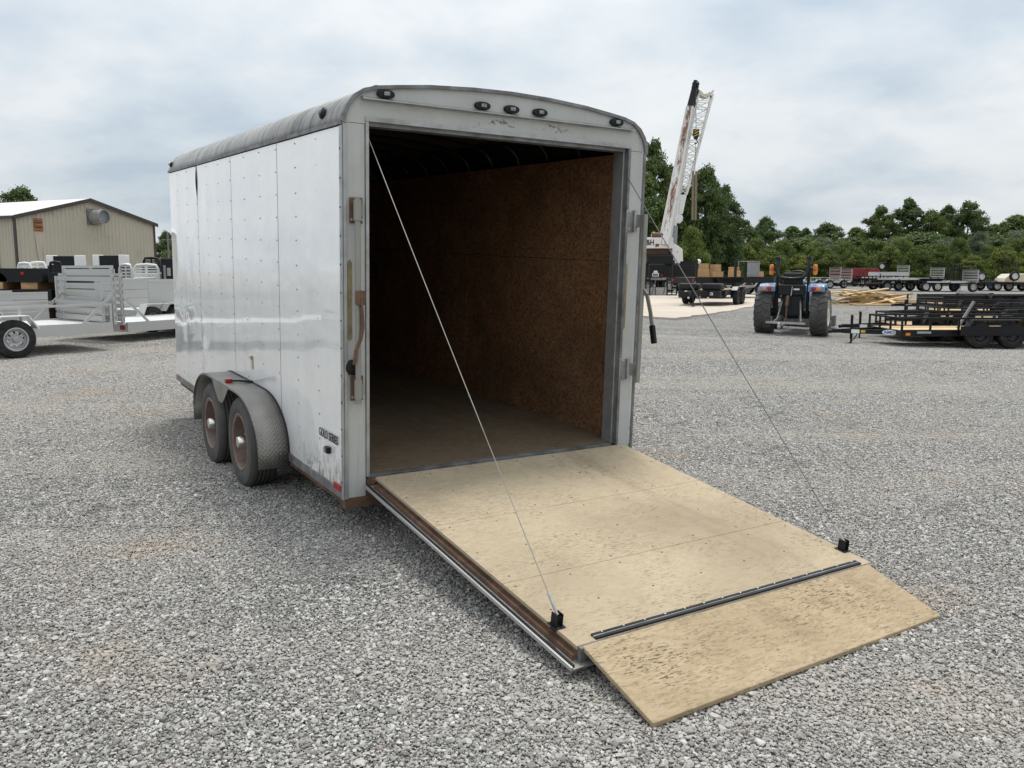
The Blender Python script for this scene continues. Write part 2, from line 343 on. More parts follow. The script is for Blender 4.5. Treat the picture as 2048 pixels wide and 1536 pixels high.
def build_gravel():
    mat = stone_material(); S = 0.6; NV = 4
    # base shapes: 20-faced chips
    bm = bmesh.new(); bmesh.ops.create_icosphere(bm, subdivisions=1, radius=1.0)
    bm.verts.ensure_lookup_table(); base = np.array([v.co[:] for v in bm.verts]); faces = np.array([[v.index for v in f.verts] for f in bm.faces]); bm.free()
    tiles = bpy.data.collections.new('gravel_tiles')
    for t in range(NV):
        rg = np.random.default_rng(100 + t); side = 82; n = side * side
        gi, gj = np.meshgrid(np.arange(side), np.arange(side))
        cx = (gi.ravel() + rg.uniform(-.55, 1.55, n)) / side * S - S / 2; cy = (gj.ravel() + rg.uniform(-.55, 1.55, n)) / side * S - S / 2
        size = np.clip(rg.lognormal(math.log(0.0044), 0.42, n), 0.0022, 0.016)
        sc = np.stack([size * rg.uniform(.95, 1.5, n), size * rg.uniform(.7, 1.05, n), size * rg.uniform(.42, .8, n)], 1)
        V = base[None] * rg.uniform(.66, 1.28, (n, 12, 1)) * sc[:, None, :]
        tx = rg.normal(0, .38, n); c, s = np.cos(tx), np.sin(tx)
        y, z = V[..., 1].copy(), V[..., 2].copy(); V[..., 1] = y * c[:, None] - z * s[:, None]; V[..., 2] = y * s[:, None] + z * c[:, None]
        a = rg.uniform(0, 2 * PI, n); c, s = np.cos(a), np.sin(a)
        x, y = V[..., 0].copy(), V[..., 1].copy(); V[..., 0] = x * c[:, None] - y * s[:, None]; V[..., 1] = x * s[:, None] + y * c[:, None]
        V[..., 0] += cx[:, None]; V[..., 1] += cy[:, None]; V[..., 2] += (size * .42 + rg.uniform(-.003, .006, n))[:, None]
        Fa = (faces[None] + (np.arange(n) * 12)[:, None, None]).reshape(-1, 3)
        me = bpy.data.meshes.new('gravel_tile'); nv = n * 12; nf = len(Fa)
        me.vertices.add(nv); me.vertices.foreach_set('co', V.reshape(-1).astype(np.float32))
        me.loops.add(nf * 3); me.loops.foreach_set('vertex_index', Fa.reshape(-1).astype(np.int32))
        me.polygons.add(nf); me.polygons.foreach_set('loop_start', np.arange(0, nf * 3, 3, dtype=np.int32)); me.update(calc_edges=True); me.shade_flat()
        for nm in ('rnd', 'rnd2'):
            at_ = me.attributes.new(nm, 'FLOAT', 'POINT'); at_.data.foreach_set('value', np.repeat(rg.uniform(0, 1, n), 12).astype(np.float32))
        me.materials.append(mat)
        tiles.objects.link(bpy.data.objects.new('gravel_tile', me))
    pts, rots, idx = [], [], []; rs = random.Random(5)
    for j in range(-1, 36):
        y = 1.0 + j * S
        half = 0.68 * max(y, 2) + 2.2
        for i in range(-60, 61):
            x = i * S
            if abs(x) > half or y > 21: continue
            e = 0.2; gx = (gz(x+e, y) - gz(x-e, y)) / (2*e); gy = (gz(x, y+e) - gz(x, y-e)) / (2*e)
            q = Vector((-gx, -gy, 1)).to_track_quat('Z', 'Y')
            zr = Matrix.Rotation(rs.randrange(4) * PI / 2, 3, 'Z')
            mm = Vector((0,0,1)).rotation_difference(Vector((-gx, -gy, 1))).to_matrix() @ zr
            pts.append((x, y, gz(x, y) + 0.002)); rots.append(mm.to_euler()[:]); idx.append(rs.randrange(NV))
    me = bpy.data.meshes.new('gravel'); me.from_pydata(pts, [], [])
    a = me.attributes.new('rot', 'FLOAT_VECTOR', 'POINT'); a.data.foreach_set('vector', [c for r in rots for c in r])
    a = me.attributes.new('idx', 'INT', 'POINT'); a.data.foreach_set('value', idx)
    ob = bpy.data.objects.new('gravel', me); COL.objects.link(ob)
    tag(ob, 'loose grey crushed limestone gravel covering the lot', 'gravel', kind='stuff')
    ng = bpy.data.node_groups.new('scatter_gravel', 'GeometryNodeTree')
    ng.interface.new_socket('Geometry', in_out='INPUT', socket_type='NodeSocketGeometry'); ng.interface.new_socket('Geometry', in_out='OUTPUT', socket_type='NodeSocketGeometry')
    N = ng.nodes; L = ng.links
    gi = N.new('NodeGroupInput'); go = N.new('NodeGroupOutput'); ci = N.new('GeometryNodeCollectionInfo')
    ci.inputs['Collection'].default_value = tiles; ci.inputs['Separate Children'].default_value = True; ci.inputs['Reset Children'].default_value = True
    ip = N.new('GeometryNodeInstanceOnPoints'); ip.inputs['Pick Instance'].default_value = True
    na = N.new('GeometryNodeInputNamedAttribute'); na.data_type = 'FLOAT_VECTOR'; na.inputs['Name'].default_value = 'rot'
    nb = N.new('GeometryNodeInputNamedAttribute'); nb.data_type = 'INT'; nb.inputs['Name'].default_value = 'idx'
    er = N.new('FunctionNodeEulerToRotation')
    L.new(gi.outputs[0], ip.inputs['Points']); L.new(ci.outputs[0], ip.inputs['Instance']); L.new(na.outputs[0], er.inputs[0]); L.new(er.outputs[0], ip.inputs['Rotation'])
    L.new(nb.outputs[0], ip.inputs['Instance Index']); L.new(ip.outputs[0], go.inputs[0])
    md = ob.modifiers.new('scatter', 'NODES'); md.node_group = ng
build_gravel()
# ------------------------------------------------------------------ wheels
def make_wheel(parent, c, ax, R, w, rimR, tm, rm, holes=8, grooves=0, hubcap=None, n=36, name='wheel', lugs=False, dish=0.35, rim_ring=None):
    ax = Vector(ax).normalized(); t = MB(); h = w / 2
    prof = [(rimR, -h*0.80), (rimR+0.012, -h*0.92), ((R+rimR)/2, -h*1.0), (R*0.93, -h*0.96), (R*0.985, -h*0.78)]
    if grooves:
        xs = np.linspace(-h*0.70, h*0.70, grooves+1)
        for i, x in enumerate(xs):
            if 0 < i < grooves: prof += [(R, x-0.005), (R-0.011, x-0.004), (R-0.011, x+0.004), (R, x+0.005)]
            else: prof += [(R*0.996, x)]
    else: prof += [(R, -h*0.4), (R, h*0.4)]
    prof += [(R*0.985, h*0.78), (R*0.93, h*0.96), ((R+rimR)/2+0.02, h*1.0), ((R+rimR)/2, h*1.01), ((R+rimR)/2-0.02, h*0.99), (rimR+0.012, h*0.92), (rimR, h*0.80)]
    t.lathe(prof, c, ax, n, closed=True)
    if lugs:                                         # chunky industrial lugs, two rows set at an angle
        a = ax.cross(Vector((0,0,1))).normalized(); b = ax.cross(a); k = 20
        for j in range(k):
            for sd in (-1, 1):
                t0 = 2*PI*(j + (0.5 if sd > 0 else 0))/k; vs_ = []
                for (rr, xx, dt) in ((R*0.955, 0.02, 0.0), (R*0.955, 0.5, -0.10), (R*0.93, 1.0, -0.13), (R*1.035, 0.02, 0.0), (R*1.04, 0.5, -0.10), (R*0.985, 1.0, -0.13)):
                    for wdt in (-0.075, 0.055):
                        th = t0 + dt + wdt; vs_.append(Vector(c) + (a*math.cos(th)+b*math.sin(th))*rr + ax*(sd*xx*h*0.98))
                t.add(vs_, [(0,1,3,2),(2,3,5,4),(6,8,9,7),(8,10,11,9),(0,6,7,1),(4,5,11,10),(0,2,8,6),(2,4,10,8),(1,7,9,3),(3,9,11,5)])
    ob = t.build(name, tm, parent, smooth=35)
    r = MB(); d = h * (0.9 - dish * 1.6); o = len(r.v)
    r.lathe([(rimR+0.014, h*0.93), (rimR+0.004, h*0.97), (rimR-0.012, h*0.90), (rimR-0.02, d), (rimR*0.80, d-0.004)], c, ax, n)
    a = ax.cross(Vector((0,0,1))).normalized(); b = ax.cross(a)
    seg = max(holes, 1) * 3
    radii = [(rimR*0.81, d-0.004), (rimR*0.74, d+0.006), (rimR*0.52, d+0.014), (rimR*0.40, d+0.008), (0.001, d+0.008)]
    for j in range(seg):
        for i in range(4):
            if holes and i == 1 and j % 3 == 0: continue
            q = []
            for (jj, ii) in ((j, i), (j+1, i), (j+1, i+1), (j, i+1)):
                th = 2*PI*jj/seg; rr, hh = radii[ii]; q.append(Vector(c) + (a*math.cos(th)+b*math.sin(th))*rr + ax*hh)
            r.add(q, [(0,1,2,3)])
    r.lathe([(rimR-0.005, -h*0.7), (rimR-0.03, -h*0.5), (rimR-0.03, d)], c, ax, n)
    rim = r.build('rim', rm, ob, smooth=40, recalc=False)
    hb = MB(); hr, hl, hm = hubcap if hubcap else (rimR*0.26, 0.045, rm)
    hb.lathe([(hr*1.02, d), (hr*1.02, d+0.008), (hr, d+0.012), (hr, d+hl*0.8), (hr*0.85, d+hl*0.96), (hr*0.5, d+hl), (0.0005, d+hl)], c, ax, 20)
    hb.build('hub_cap', hm, ob, smooth=35)
    if rim_ring:
        for k in range(8):
            th = 2*PI*(k+0.5)/8; q = Vector(c) + (a*math.cos(th)+b*math.sin(th))*rimR*0.46 + ax*(d+0.010)
            MB().lathe([(0.012, 0), (0.012, 0.014), (0.008, 0.020), (0.0005, 0.020)], q, ax, 6).build('lug_nut', MT['grey_steel'], ob)
    return ob

# ------------------------------------------------------------------ the enclosed cargo trailer
W, LEN, HS, FZ = 2.13, 4.74, 2.10, 0.124
YAW, TP, TR = 0.5617, 0.0393, 0.0050
MTR = Matrix.Translation((-0.9633, 4.7571, 0.2338)) @ Matrix.Rotation(YAW, 4, 'Z') @ Matrix.Rotation(TP, 4, 'X') @ Matrix.Rotation(TR, 4, 'Y')
def panel_white():
    n = NT('white_side_skin'); v = n.co(); x, y, z = n.sep(v)
    c = n.ramp(n.noise(v, 1.5, 5), [(0.3, (0.84, 0.845, 0.85)), (0.7, (0.89, 0.89, 0.89))])
    st = n.noise(n.co((6, 9, 0.5)), 1.0, 5, 0.6)    # faint run marks
    c = n.mix(n.ramp(st, [(0.58, 0.0), (0.80, 0.07)]), c, (0.55, 0.55, 0.54))
    low = n.ma('MULTIPLY', n.ramp(z, [(0.02, 1.0), (0.30, 0.0)]), n.ramp(y, [(0.55, 1.0), (0.8, 0.15)]))
    blot = n.noise(n.co((1, 14, 5)), 2.0, 7, 0.7)
    c = n.mix(n.ma('MULTIPLY', low, n.ramp(blot, [(0.50, 0.0), (0.58, 1.0)])), c, (0.16, 0.12, 0.08))
    c = n.mix(n.ma('MULTIPLY', n.ramp(z, [(0.0, 0.5), (0.22, 0.0)]), n.ramp(n.noise(v, 5, 6), [(0.4, 0.2), (0.7, 1.0)])), c, (0.45, 0.41, 0.35))
    n.set('Base Color', c); n.set('Roughness', n.ramp(n.noise(v, 3, 4), [(0.3, 0.10), (0.7, 0.20)])); n.set('Specular IOR Level', 0.7)
    n.set('Coat Weight', 1.0); n.set('Coat IOR', 1.75); n.set('Coat Roughness', 0.03)
    wav = n.ma('ADD', n.noise(n.co((1, 3.2, 0.7)), 1.0, 2, 0.4), n.ma('MULTIPLY', n.noise(n.co((1, 2.2, 3.0)), 1.3, 2), 0.9))
    n.bump(wav, 0.34, 0.03)
    return n.m
def cove_mat():
    n = NT('oxidised_roof_cove'); v = n.co()
    c = n.ramp(n.noise(v, 3, 6, 0.6), [(0.3, (0.30, 0.295, 0.29)), (0.7, (0.42, 0.415, 0.41))])
    s1 = n.noise(n.co((1.2, 9, 1.2)), 1.0, 6, 0.65); s2 = n.noise(n.co((1.5, 34, 1.5)), 1.0, 5, 0.6)
    c = n.mix(n.ramp(s1, [(0.46, 0.0), (0.62, 0.75)]), c, (0.13, 0.125, 0.12))
    c = n.mix(n.ramp(s2, [(0.50, 0.0), (0.66, 0.5)]), c, (0.55, 0.545, 0.54))
    n.set('Base Color', c); n.set('Metallic', 0.35); n.set('Roughness', 0.55); n.bump(n.noise(v, 20, 3), 0.1, 0.004)
    return n.m
def rear_mat():
    n = NT('worn_rear_frame_paint'); v = n.co(); x, y, z = n.sep(v)
    c = n.ramp(n.noise(v, 2.2, 6, 0.6), [(0.3, (0.405, 0.41, 0.385)), (0.7, (0.50, 0.505, 0.48))])
    dr = n.noise(n.co((20, 5, 1.4)), 1.0, 6, 0.7)
    c = n.mix(n.ramp(dr, [(0.55, 0.0), (0.72, 0.5)]), c, (0.36, 0.32, 0.27))
    hd = n.ma('MULTIPLY', n.ramp(n.ma('ABSOLUTE', n.ma('SUBTRACT', x, 1.15)), [(0.22, 1.0), (0.42, 0.12)]), n.ma('MULTIPLY', n.ramp(z, [(0.0, 0.0), (1.0, 1.0)]), n.ma('GREATER_THAN', z, 2.14)))
    hd = n.ma('MULTIPLY', hd, n.ma('LESS_THAN', z, 2.215))
    pl = n.noise(n.co((7, 7, 13)), 1.0, 6, 0.7)
    c = n.mix(n.ma('MULTIPLY', hd, n.ramp(pl, [(0.56, 0.0), (0.59, 0.9)])), c, (0.13, 0.11, 0.085))
    sp = n.noise(v, 26, 5, 0.7); c = n.mix(n.ramp(sp, [(0.68, 0.0), (0.74, 0.7)]), c, (0.17, 0.11, 0.07))
    n.set('Base Color', c); n.set('Roughness', 0.45); n.bump(n.noise(v, 9, 4), 0.12, 0.004)
    return n.m
def osb(name, light, dark, fleck, grime, gscale=0.9, flk=0.5, seed=0.0, tone=0.5, stain=0.6):
    n = NT(name); v0 = n.co(loc=(seed, seed*1.7, seed*0.6))
    def cells(sc, ang, off):                         # flakes: long cells, one tone each
        w = n.noise(n.co(vec=v0), 6, 2); m = n.N.new('ShaderNodeTexVoronoi'); m.inputs['Scale'].default_value = 1.0; n.L.new(n.co(sc, (0, 0, ang), (off, off, 0), vec=v0), m.inputs['Vector']); return n.sep(m.outputs['Color'])[0]
    pick = n.ramp(n.noise(n.co(vec=v0), 17, 2), [(0.47, 0.0), (0.53, 1.0)]); pick2 = n.ramp(n.noise(n.co(loc=(4, 1, 2), vec=v0), 13, 2), [(0.50, 0.0), (0.56, 1.0)])
    f = n.mix(pick, cells((16, 62, 62), 0.3, 0), cells((16, 62, 62), 1.75, 3)); f = n.mix(pick2, f, cells((15, 55, 55), 1.05, 7))
    mid = tuple(a*(1-tone) + b*tone for a, b in zip(light, dark))
    c = n.ramp(f, [(0.0, dark), (0.45, mid), (1.0, light)])
    fk = None
    for i, ang in enumerate((0.1, 0.8, 1.9)):        # short dark strands and gouges
        q = n.noise(n.co((26, 110, 110), (0, 0, ang), (i*5.3, 1, 0), vec=v0), 1.0, 2, 0.5); fk = q if fk is None else n.ma('MAXIMUM', fk, q)
    area = n.noise(v0, 2.6, 6, 0.7)
    c = n.mix(n.ma('MULTIPLY', n.ramp(fk, [(0.615, 0.0), (0.655, 1.0)]), n.ramp(area, [(0.42, 0.12*flk), (0.60, flk)])), c, fleck)
    g = n.noise(v0, gscale, 8, 0.62, 0.4); c = n.mix(n.ramp(g, [(0.44, 0.0), (0.66, stain)]), c, n.mix(0.5, c, grime))
    g2 = n.noise(n.co((1, 2.2, 1), vec=v0), 2.6, 9, 0.72, 0.2); c = n.mix(n.ramp(g2, [(0.62, 0.0), (0.74, stain*0.8)]), c, grime)
    tk = n.noise(n.co((3.2, 0.45, 1), vec=v0), 1.0, 7, 0.66, 0.15); c = n.mix(n.ramp(tk, [(0.54, 0.0), (0.68, stain*0.7)]), c, n.mix(0.65, c, grime))
    n.set('Base Color', c); n.set('Roughness', 0.85); n.set('Specular IOR Level', 0.25); n.bump(n.ma('SUBTRACT', f, n.ma('MULTIPLY', n.ramp(fk, [(0.60, 0.0), (0.66, 1.0)]), 1.5)), 0.18, 0.002)
    return n.m
def tread_plate():
    n = NT('tread_plate'); uv = n.tc.outputs['UV']; x, y, z = n.sep(n.co((1, 1, 1), vec=uv))
    P = 0.030                                        # pitch; raised lozenges alternate their direction
    def loz(ox, oy, ang):
        a = n.ma('SUBTRACT', n.ma('MODULO', n.ma('ADD', n.ma('ADD', x, ox), 40.0 * P), P), P/2)
        b = n.ma('SUBTRACT', n.ma('MODULO', n.ma('ADD', n.ma('ADD', y, oy), 40.0 * P), P), P/2)
        ca, sa = math.cos(ang), math.sin(ang)
        p = n.ma('ADD', n.ma('MULTIPLY', a, ca), n.ma('MULTIPLY', b, sa)); q = n.ma('SUBTRACT', n.ma('MULTIPLY', b, ca), n.ma('MULTIPLY', a, sa))
        d = n.ma('ADD', n.ma('POWER', n.ma('DIVIDE', p, 0.0125), 2.0), n.ma('POWER', n.ma('DIVIDE', q, 0.0042), 2.0))
        return n.ma('SUBTRACT', 1.0, d, clamp=True)
    h = n.ma('MAXIMUM', loz(0, 0, 0.78), loz(P/2, P/2, -0.78)); v = n.co()
    c = n.ramp(n.noise(v, 7, 6, 0.65), [(0.3, (0.19, 0.18, 0.165)), (0.7, (0.30, 0.285, 0.26))])
    c = n.mix(n.ma('MULTIPLY', h, 0.4), c, (0.46, 0.445, 0.42))
    n.set('Base Color', c); n.set('Metallic', 0.75); n.set('Roughness', n.ramp(n.noise(v, 14, 4), [(0.3, 0.36), (0.7, 0.52)])); n.bump(h, 0.9, 0.003)
    return n.m
def flat(p): return p
def build_trailer():
    T = thing('enclosed_trailer', 'white enclosed cargo trailer with its plywood ramp door lowered onto the gravel', 'trailer', mat=MTR)
    B = lambda m, name, mat, par=T, **k: m.build(name, mat, par, **k)
    white = panel_white(); cove = cove_mat(); rear = rear_mat()
    prof = [(0, HS), (0.006, 2.14), (0.026, 2.19), (0.066, 2.24), (0.125, 2.277), (0.2, 2.297), (0.32, 2.313), (0.52, 2.336), (0.80, 2.354), (1.065, 2.360)]
    prof = prof + [(W - x, z) for x, z in prof[-2::-1]]
    # ---- side skins, one object per sheet
    seams = [0.004, 1.163, 2.342, 3.512, LEN]
    rs = random.Random(4)
    for k in range(4):
        y0, y1 = seams[k] + 0.004, seams[k+1] - 0.004; ny, nz = 26, 40; m = MB()
        bulge = [(rs.uniform(y0, y1), rs.uniform(0.3, 1.9), rs.uniform(.10, .3), rs.uniform(.2, .6), rs.uniform(-.0045, .006)) for _ in range(9)]
        for j in range(nz + 1):
            for i in range(ny + 1):
                y = y0 + (y1-y0)*i/ny; z = 0.045 + (HS-0.02-0.045)*j/nz
                e = math.sin(PI*i/ny); dx = sum(a*math.exp(-((y-by)/sy)**2-((z-bz)/sz)**2) for by, bz, sy, sz, a in bulge) * e
                if k == 2: dx += 0.018*math.exp(-((y-3.42)/0.10)**2-((z-0.46)/0.07)**2)   # small dent bulge by the seam
                if k == 3: dx += 0.012*math.exp(-((y-3.52)/0.05)**2-((z-1.95)/0.12)**2)
                m.v.append((-0.003 - dx, y, z))
        for j in range(nz):
            for i in range(ny): a = j*(ny+1)+i; m.f.append((a, a+ny+1, a+ny+2, a+1))
        p = m.build('side_panel', white, T, smooth=60, recalc=False)
        if k == 3: p['label'] = 'foremost side sheet, its top edge bent'
        s = MB()
        for yy in [y0 + 0.022] + [y0 + (y1-y0)*t for t in (0.345, 0.68)]:
            for j in range(14):
                zz = 0.13 + j*0.1475 + rs.uniform(-.006, .006)
                if zz < 0.43 and 0.95 < yy < 3.0: continue
                s.lathe([(0.0044, 0.0), (0.0040, 0.003), (0.0020, 0.0042), (0.0004, 0.0044)], (-0.0035, yy, zz), (-1, 0, 0), 7)
        o = s.build('screws', MT['rim_screw'], p); o['kind'] = 'stuff'
    # inner core of the walls, right side and front skins
    B(MB().box(0.006, 0.030, 0.05, LEN-0.005, 0.0, HS), 'wall_core', MT['black_plastic'])
    B(MB().box(W-0.03, W, 0.0, LEN, 0.0, HS), 'right_side_skin', white)
    B(MB().prism([(0.0, 0.0)] + prof + [(W, 0.0)], (0, LEN-0.02, 0), (1,0,0), (0,0,1), (0, 0.03, 0)), 'front_skin', white)
    # bottom aluminium rail and corner strips
    B(MB().box(-0.012, -0.001, 0.004, 1.0, -0.005, 0.050), 'bottom_rail', MT['grey_steel'], bevel=0.002); B(MB().box(-0.012, -0.001, 2.97, LEN, -0.005, 0.050), 'bottom_rail', MT['grey_steel'], bevel=0.002)
    cs = MB().box(-0.013, -0.004, -0.012, 0.020, -0.005, HS-0.02); B(cs, 'corner_strip', MT['steel'], bevel=0.002)
    sc = MB()
    for j in range(13): sc.lathe([(0.006, 0), (0.005, 0.003), (0.0004, 0.004)], (-0.013, 0.006, 0.10+j*0.155), (-1,0,0), 7)
    B(sc, 'corner_screws', MT['black']).__setitem__('kind', 'stuff')
    # ---- roof: coves, crown, edge mouldings
    for sd in (0, 1):
        pr = prof[:6] if sd == 0 else prof[-6:]
        m = MB().strip(pr, -0.008, LEN, lambda p, t: (p[0] + (-0.006 if sd == 0 else 0.006)*(1 if p[1] < 2.2 else 0.3), t, p[1]+0.002)); o = B(m, 'roof_cove', cove, smooth=50)
        s = o.modifiers.new('sheet', 'SOLIDIFY'); s.thickness = 0.004
        x = pr[5 if sd == 0 else 0]
        B(MB().beam((-0.008 if sd == 0 else W+0.008, -0.010, HS-0.004), (-0.008 if sd == 0 else W+0.008, LEN, HS-0.004), 0.016, 0.020), 'cove_lip', MT['grey_steel'])
        B(MB().beam((x[0], -0.010, x[1]+0.006), (x[0], LEN, x[1]+0.006), 0.022, 0.010), 'roof_seam', MT['brown_trim'])
    m = MB().strip(prof[5:-5], -0.006, LEN, lambda p, t: (p[0], t, p[1]+0.002)); o = B(m, 'roof_skin', cove, smooth=60); s = o.modifiers.new('sheet', 'SOLIDIFY'); s.thickness = 0.003
    m = MB(); off = []
    for i, (a, b) in enumerate(prof):
        p0 = prof[max(i-1, 0)]; p1 = prof[min(i+1, len(prof)-1)]; d = Vector((p1[0]-p0[0], p1[1]-p0[1])).normalized(); off.append((a - d.y*0.009, b + d.x*0.009))
    inn = [(a + (0.012 if a < 0.1 else -0.012 if a > W-0.1 else 0), b - 0.010) for a, b in prof]
    for a in range(len(prof)-1):
        for q in ((off[a], off[a+1], inn[a+1], inn[a]),):
            m.add([(p[0], y, p[1]) for y in (-0.018, 0.012) for p in q], [(0,1,2,3),(7,6,5,4),(0,4,5,1),(2,6,7,3)])
    B(m, 'roof_edge_trim', MT['grey_steel'], smooth=40)
    # ---- rear frame
    a0, a1 = 0.144, W - 0.142
    hd = [(0.004, 2.101)] + [(x + (0.004 if x < .1 else -0.004 if x > W-.1 else 0), z-0.006) for x, z in prof[1:-1]] + [(W-0.004, 2.101), (a1, 2.101), (a1, 2.14), (a0, 2.14), (a0, 2.101)]
    m = MB().prism(hd, (0, 0, 0), (1,0,0), (0,0,1), (0, 0.05, 0)); B(m, 'rear_header', rear)
    B(MB().box(0.002, a0-0.014, 0.0, 0.05, 0.0, 2.099), 'rear_post', rear, bevel=0.004)
    B(MB().box(a1+0.014, W-0.002, 0.0, 0.05, 0.0, 2.099), 'rear_post', rear, bevel=0.004)
    B(MB().box(-0.002, 0.018, -0.014, 0.0, 0.0, 2.10), 'corner_moulding', MT['steel'], bevel=0.003)
    B(MB().box(W-0.016, W+0.003, -0.010, 0.0, 0.0, 2.10), 'corner_moulding', MT['grey_steel'], bevel=0.003)
    B(MB().box(a0-0.013, a0+0.006, -0.010, 0.11, 0.115, 2.112), 'door_jamb', MT['steel'], bevel=0.002)
    B(MB().box(a1-0.006, a1+0.013, -0.010, 0.13, 0.115, 2.112), 'door_jamb', MT['grey_steel'], bevel=0.002)
    B(MB().box(a1-0.020, a1-0.006, 0.03, 0.135, 0.115, 2.10), 'jamb_channel', MT['steel'], bevel=0.003)
    B(MB().box(a0-0.013, a1+0.013, -0.008, 0.09, 2.113, 2.139), 'head_jamb', MT['steel'], bevel=0.002)
    B(MB().box(a0+0.006, a1-0.020, 0.012, 0.10, 2.092, 2.113), 'head_stop', MT['grey_steel'])
    dr = MB().prism([(0, 0.012), (-0.034, 0.000), (-0.034, -0.006), (-0.003, 0.004), (-0.003, -0.014), (0, -0.014)], (0.108, 0, 2.232), (0,1,0), (0,0,1), (1.902, 0, 0)); B(dr, 'drip_rail', MT['steel'])
    for x, z in ((0.248, 2.266), (0.860, 2.268), (1.061, 2.268), (1.266, 2.270), (1.865, 2.268)):
        el = [(0.052*math.copysign(abs(math.cos(t))**0.8, math.cos(t)), 0.023*math.copysign(abs(math.sin(t))**0.9, math.sin(t))) for t in [2*PI*i/18 for i in range(18)]]
        b = B(MB().prism(el, (x, -0.022, z), (1,0,0), (0,0,1), (0, 0.024, 0)), 'marker_light', MT['black_plastic'], bevel=0.004)
        B(MB().box(x-0.016, x+0.018, -0.033, -0.021, z-0.010, z+0.011), 'lens', MT['clear_lens'], b, bevel=0.004)
    # side lamps and reflectors
    for c, ax, r in (((0.006, 0.30, 2.175), (-1, 0, 0.35), 0.030), ((0.006, 4.62, 2.16), (-1, 0, 0.3), 0.024)):
        b = B(MB().lathe([(r*1.15, 0), (r*1.15, 0.008), (r, 0.014), (r*0.6, 0.022), (0.0005, 0.024)], c, ax, 16), 'side_lamp', MT['black_plastic'], smooth=40)
        B(MB().lathe([(r*0.62, 0.02), (r*0.55, 0.03), (0.0005, 0.034)], c, ax, 14), 'lens', MT['clear_lens'], b, smooth=40)
    b = B(MB().box(-0.030, -0.004, 0.205, 0.262, 0.222, 0.262), 'side_lamp', MT['black_plastic'], bevel=0.006); B(MB().box(-0.036, -0.029, 0.228, 0.258, 0.228, 0.256), 'lens', MT['clear_lens'], b)
    for y in (0.022, 4.60): B(MB().box(-0.014, -0.0125, y, y+0.105, 0.02, 0.052) if y > 1 else MB().box(-0.016, -0.005, y+0.002, y+0.115, 0.036, 0.072), 'reflector', MT['red_lens'])
    text_mesh('GOLD SERIES', 0.072, 'lettering', MT['black_print'], T, (-0.010, 0.238, 0.322), (0, -1, 0.0), (0, 0, 1), 0.0012, 0.0002, 0.76)
    # warning sticker above the fender
    B(MB().box(-0.0085, -0.006, 1.845, 1.895, 0.50, 0.60), 'sticker', MT['beige']); B(MB().box(-0.0105, -0.0086, 1.848, 1.892, 0.572, 0.596), 'sticker_band', MT['rusty_vent'])
    # ---- interior
    wall_m = osb('interior_strand_board', (0.31, 0.155, 0.070), (0.105, 0.050, 0.024), (0.46, 0.32, 0.19), (0.030, 0.023, 0.017), 0.9, 0.9, 2.0, 0.55, 1.0)
    floor_m = osb('floor_strand_board', (0.175, 0.132, 0.085), (0.13, 0.095, 0.060), (0.04, 0.03, 0.02), (0.07, 0.05, 0.032), 0.9, 0.6, 5.0, 0.5, 0.9)
    for y0, y1 in ((0.135, 2.285), (2.289, LEN-0.03)):
        for z0, z1 in ((FZ, 1.370), (1.373, 2.098)):
            B(MB().box(2.058, 2.075, y0, y1, z0, z1), 'wall_board', wall_m, bevel=0.002); B(MB().box(0.034, 0.050, y0, y1, z0, z1), 'wall_board', wall_m, bevel=0.002)
    for x0, x1 in ((0.052, 1.064), (1.067, 2.056)): B(MB().box(x0, x1, LEN-0.05, LEN-0.03, FZ, 2.06), 'front_board', wall_m, bevel=0.002)
    for y0, y1 in ((0.062, 2.40), (2.403, LEN-0.05)): B(MB().box(0.05, 2.058, y0, y1, FZ-0.02, FZ), 'floor_board', floor_m, bevel=0.002)
    B(MB().box(0.05, 2.058, 0.10, LEN-0.05, FZ-0.055, FZ-0.021), 'floor_frame', MT['rust'])
    ip = [(x + (0.02 if x < .15 else -0.02 if x > W-.15 else 0), z-0.030) for x, z in prof]
    for k in range(11):                              # roof bows
        y = 0.28 + k*0.415; m = MB().tube([(p[0], y, p[1]) for p in ip], 0.016, 6); B(m, 'roof_bow', MT['black'], smooth=50)
    for pr in (prof[:6], prof[-6:]): B(MB().strip([(x + (0.010 if x < 1 else -0.010), z-0.010) for x, z in pr], 0.05, LEN-0.03, lambda p, t: (p[0], t, p[1])), 'cove_shade', MT['black_plastic'], smooth=60)  # black sheets added inside the coves; their colour stands in for interior shade
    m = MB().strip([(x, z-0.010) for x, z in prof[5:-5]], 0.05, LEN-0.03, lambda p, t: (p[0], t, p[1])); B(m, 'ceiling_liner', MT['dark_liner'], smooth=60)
    # ---- sill and rear cross member
    B(MB().box(0.002, W-0.002, 0.0, 0.058, -0.062, -0.001), 'rear_cross_member', MT['rust'], bevel=0.003)
    B(MB().box(a0-0.008, a1+0.008, 0.004, 0.058, 0.0, 0.100), 'sill_beam', MT['rust'], bevel=0.003)
    B(MB().box(a0+0.008, a1-0.022, 0.012, 0.060, 0.1005, 0.117), 'sill_angle', MT['grey_steel'], bevel=0.002)
    B(MB().tube([(a0+0.01, -0.040, 0.094), (a1-0.01, -0.040, 0.094)], 0.019, 10), 'ramp_hinge', MT['rust'], smooth=40)
    # ---- chassis
    ch = MB()
    for x in (0.03, W-0.09): ch.box(x, x+0.06, 0.06, LEN, -0.062, -0.002)
    for k in range(9): ch.box(0.091, W-0.091, 0.45+k*0.5, 0.50+k*0.5, -0.05, -0.002)
    B(ch, 'chassis', MT['rust'])
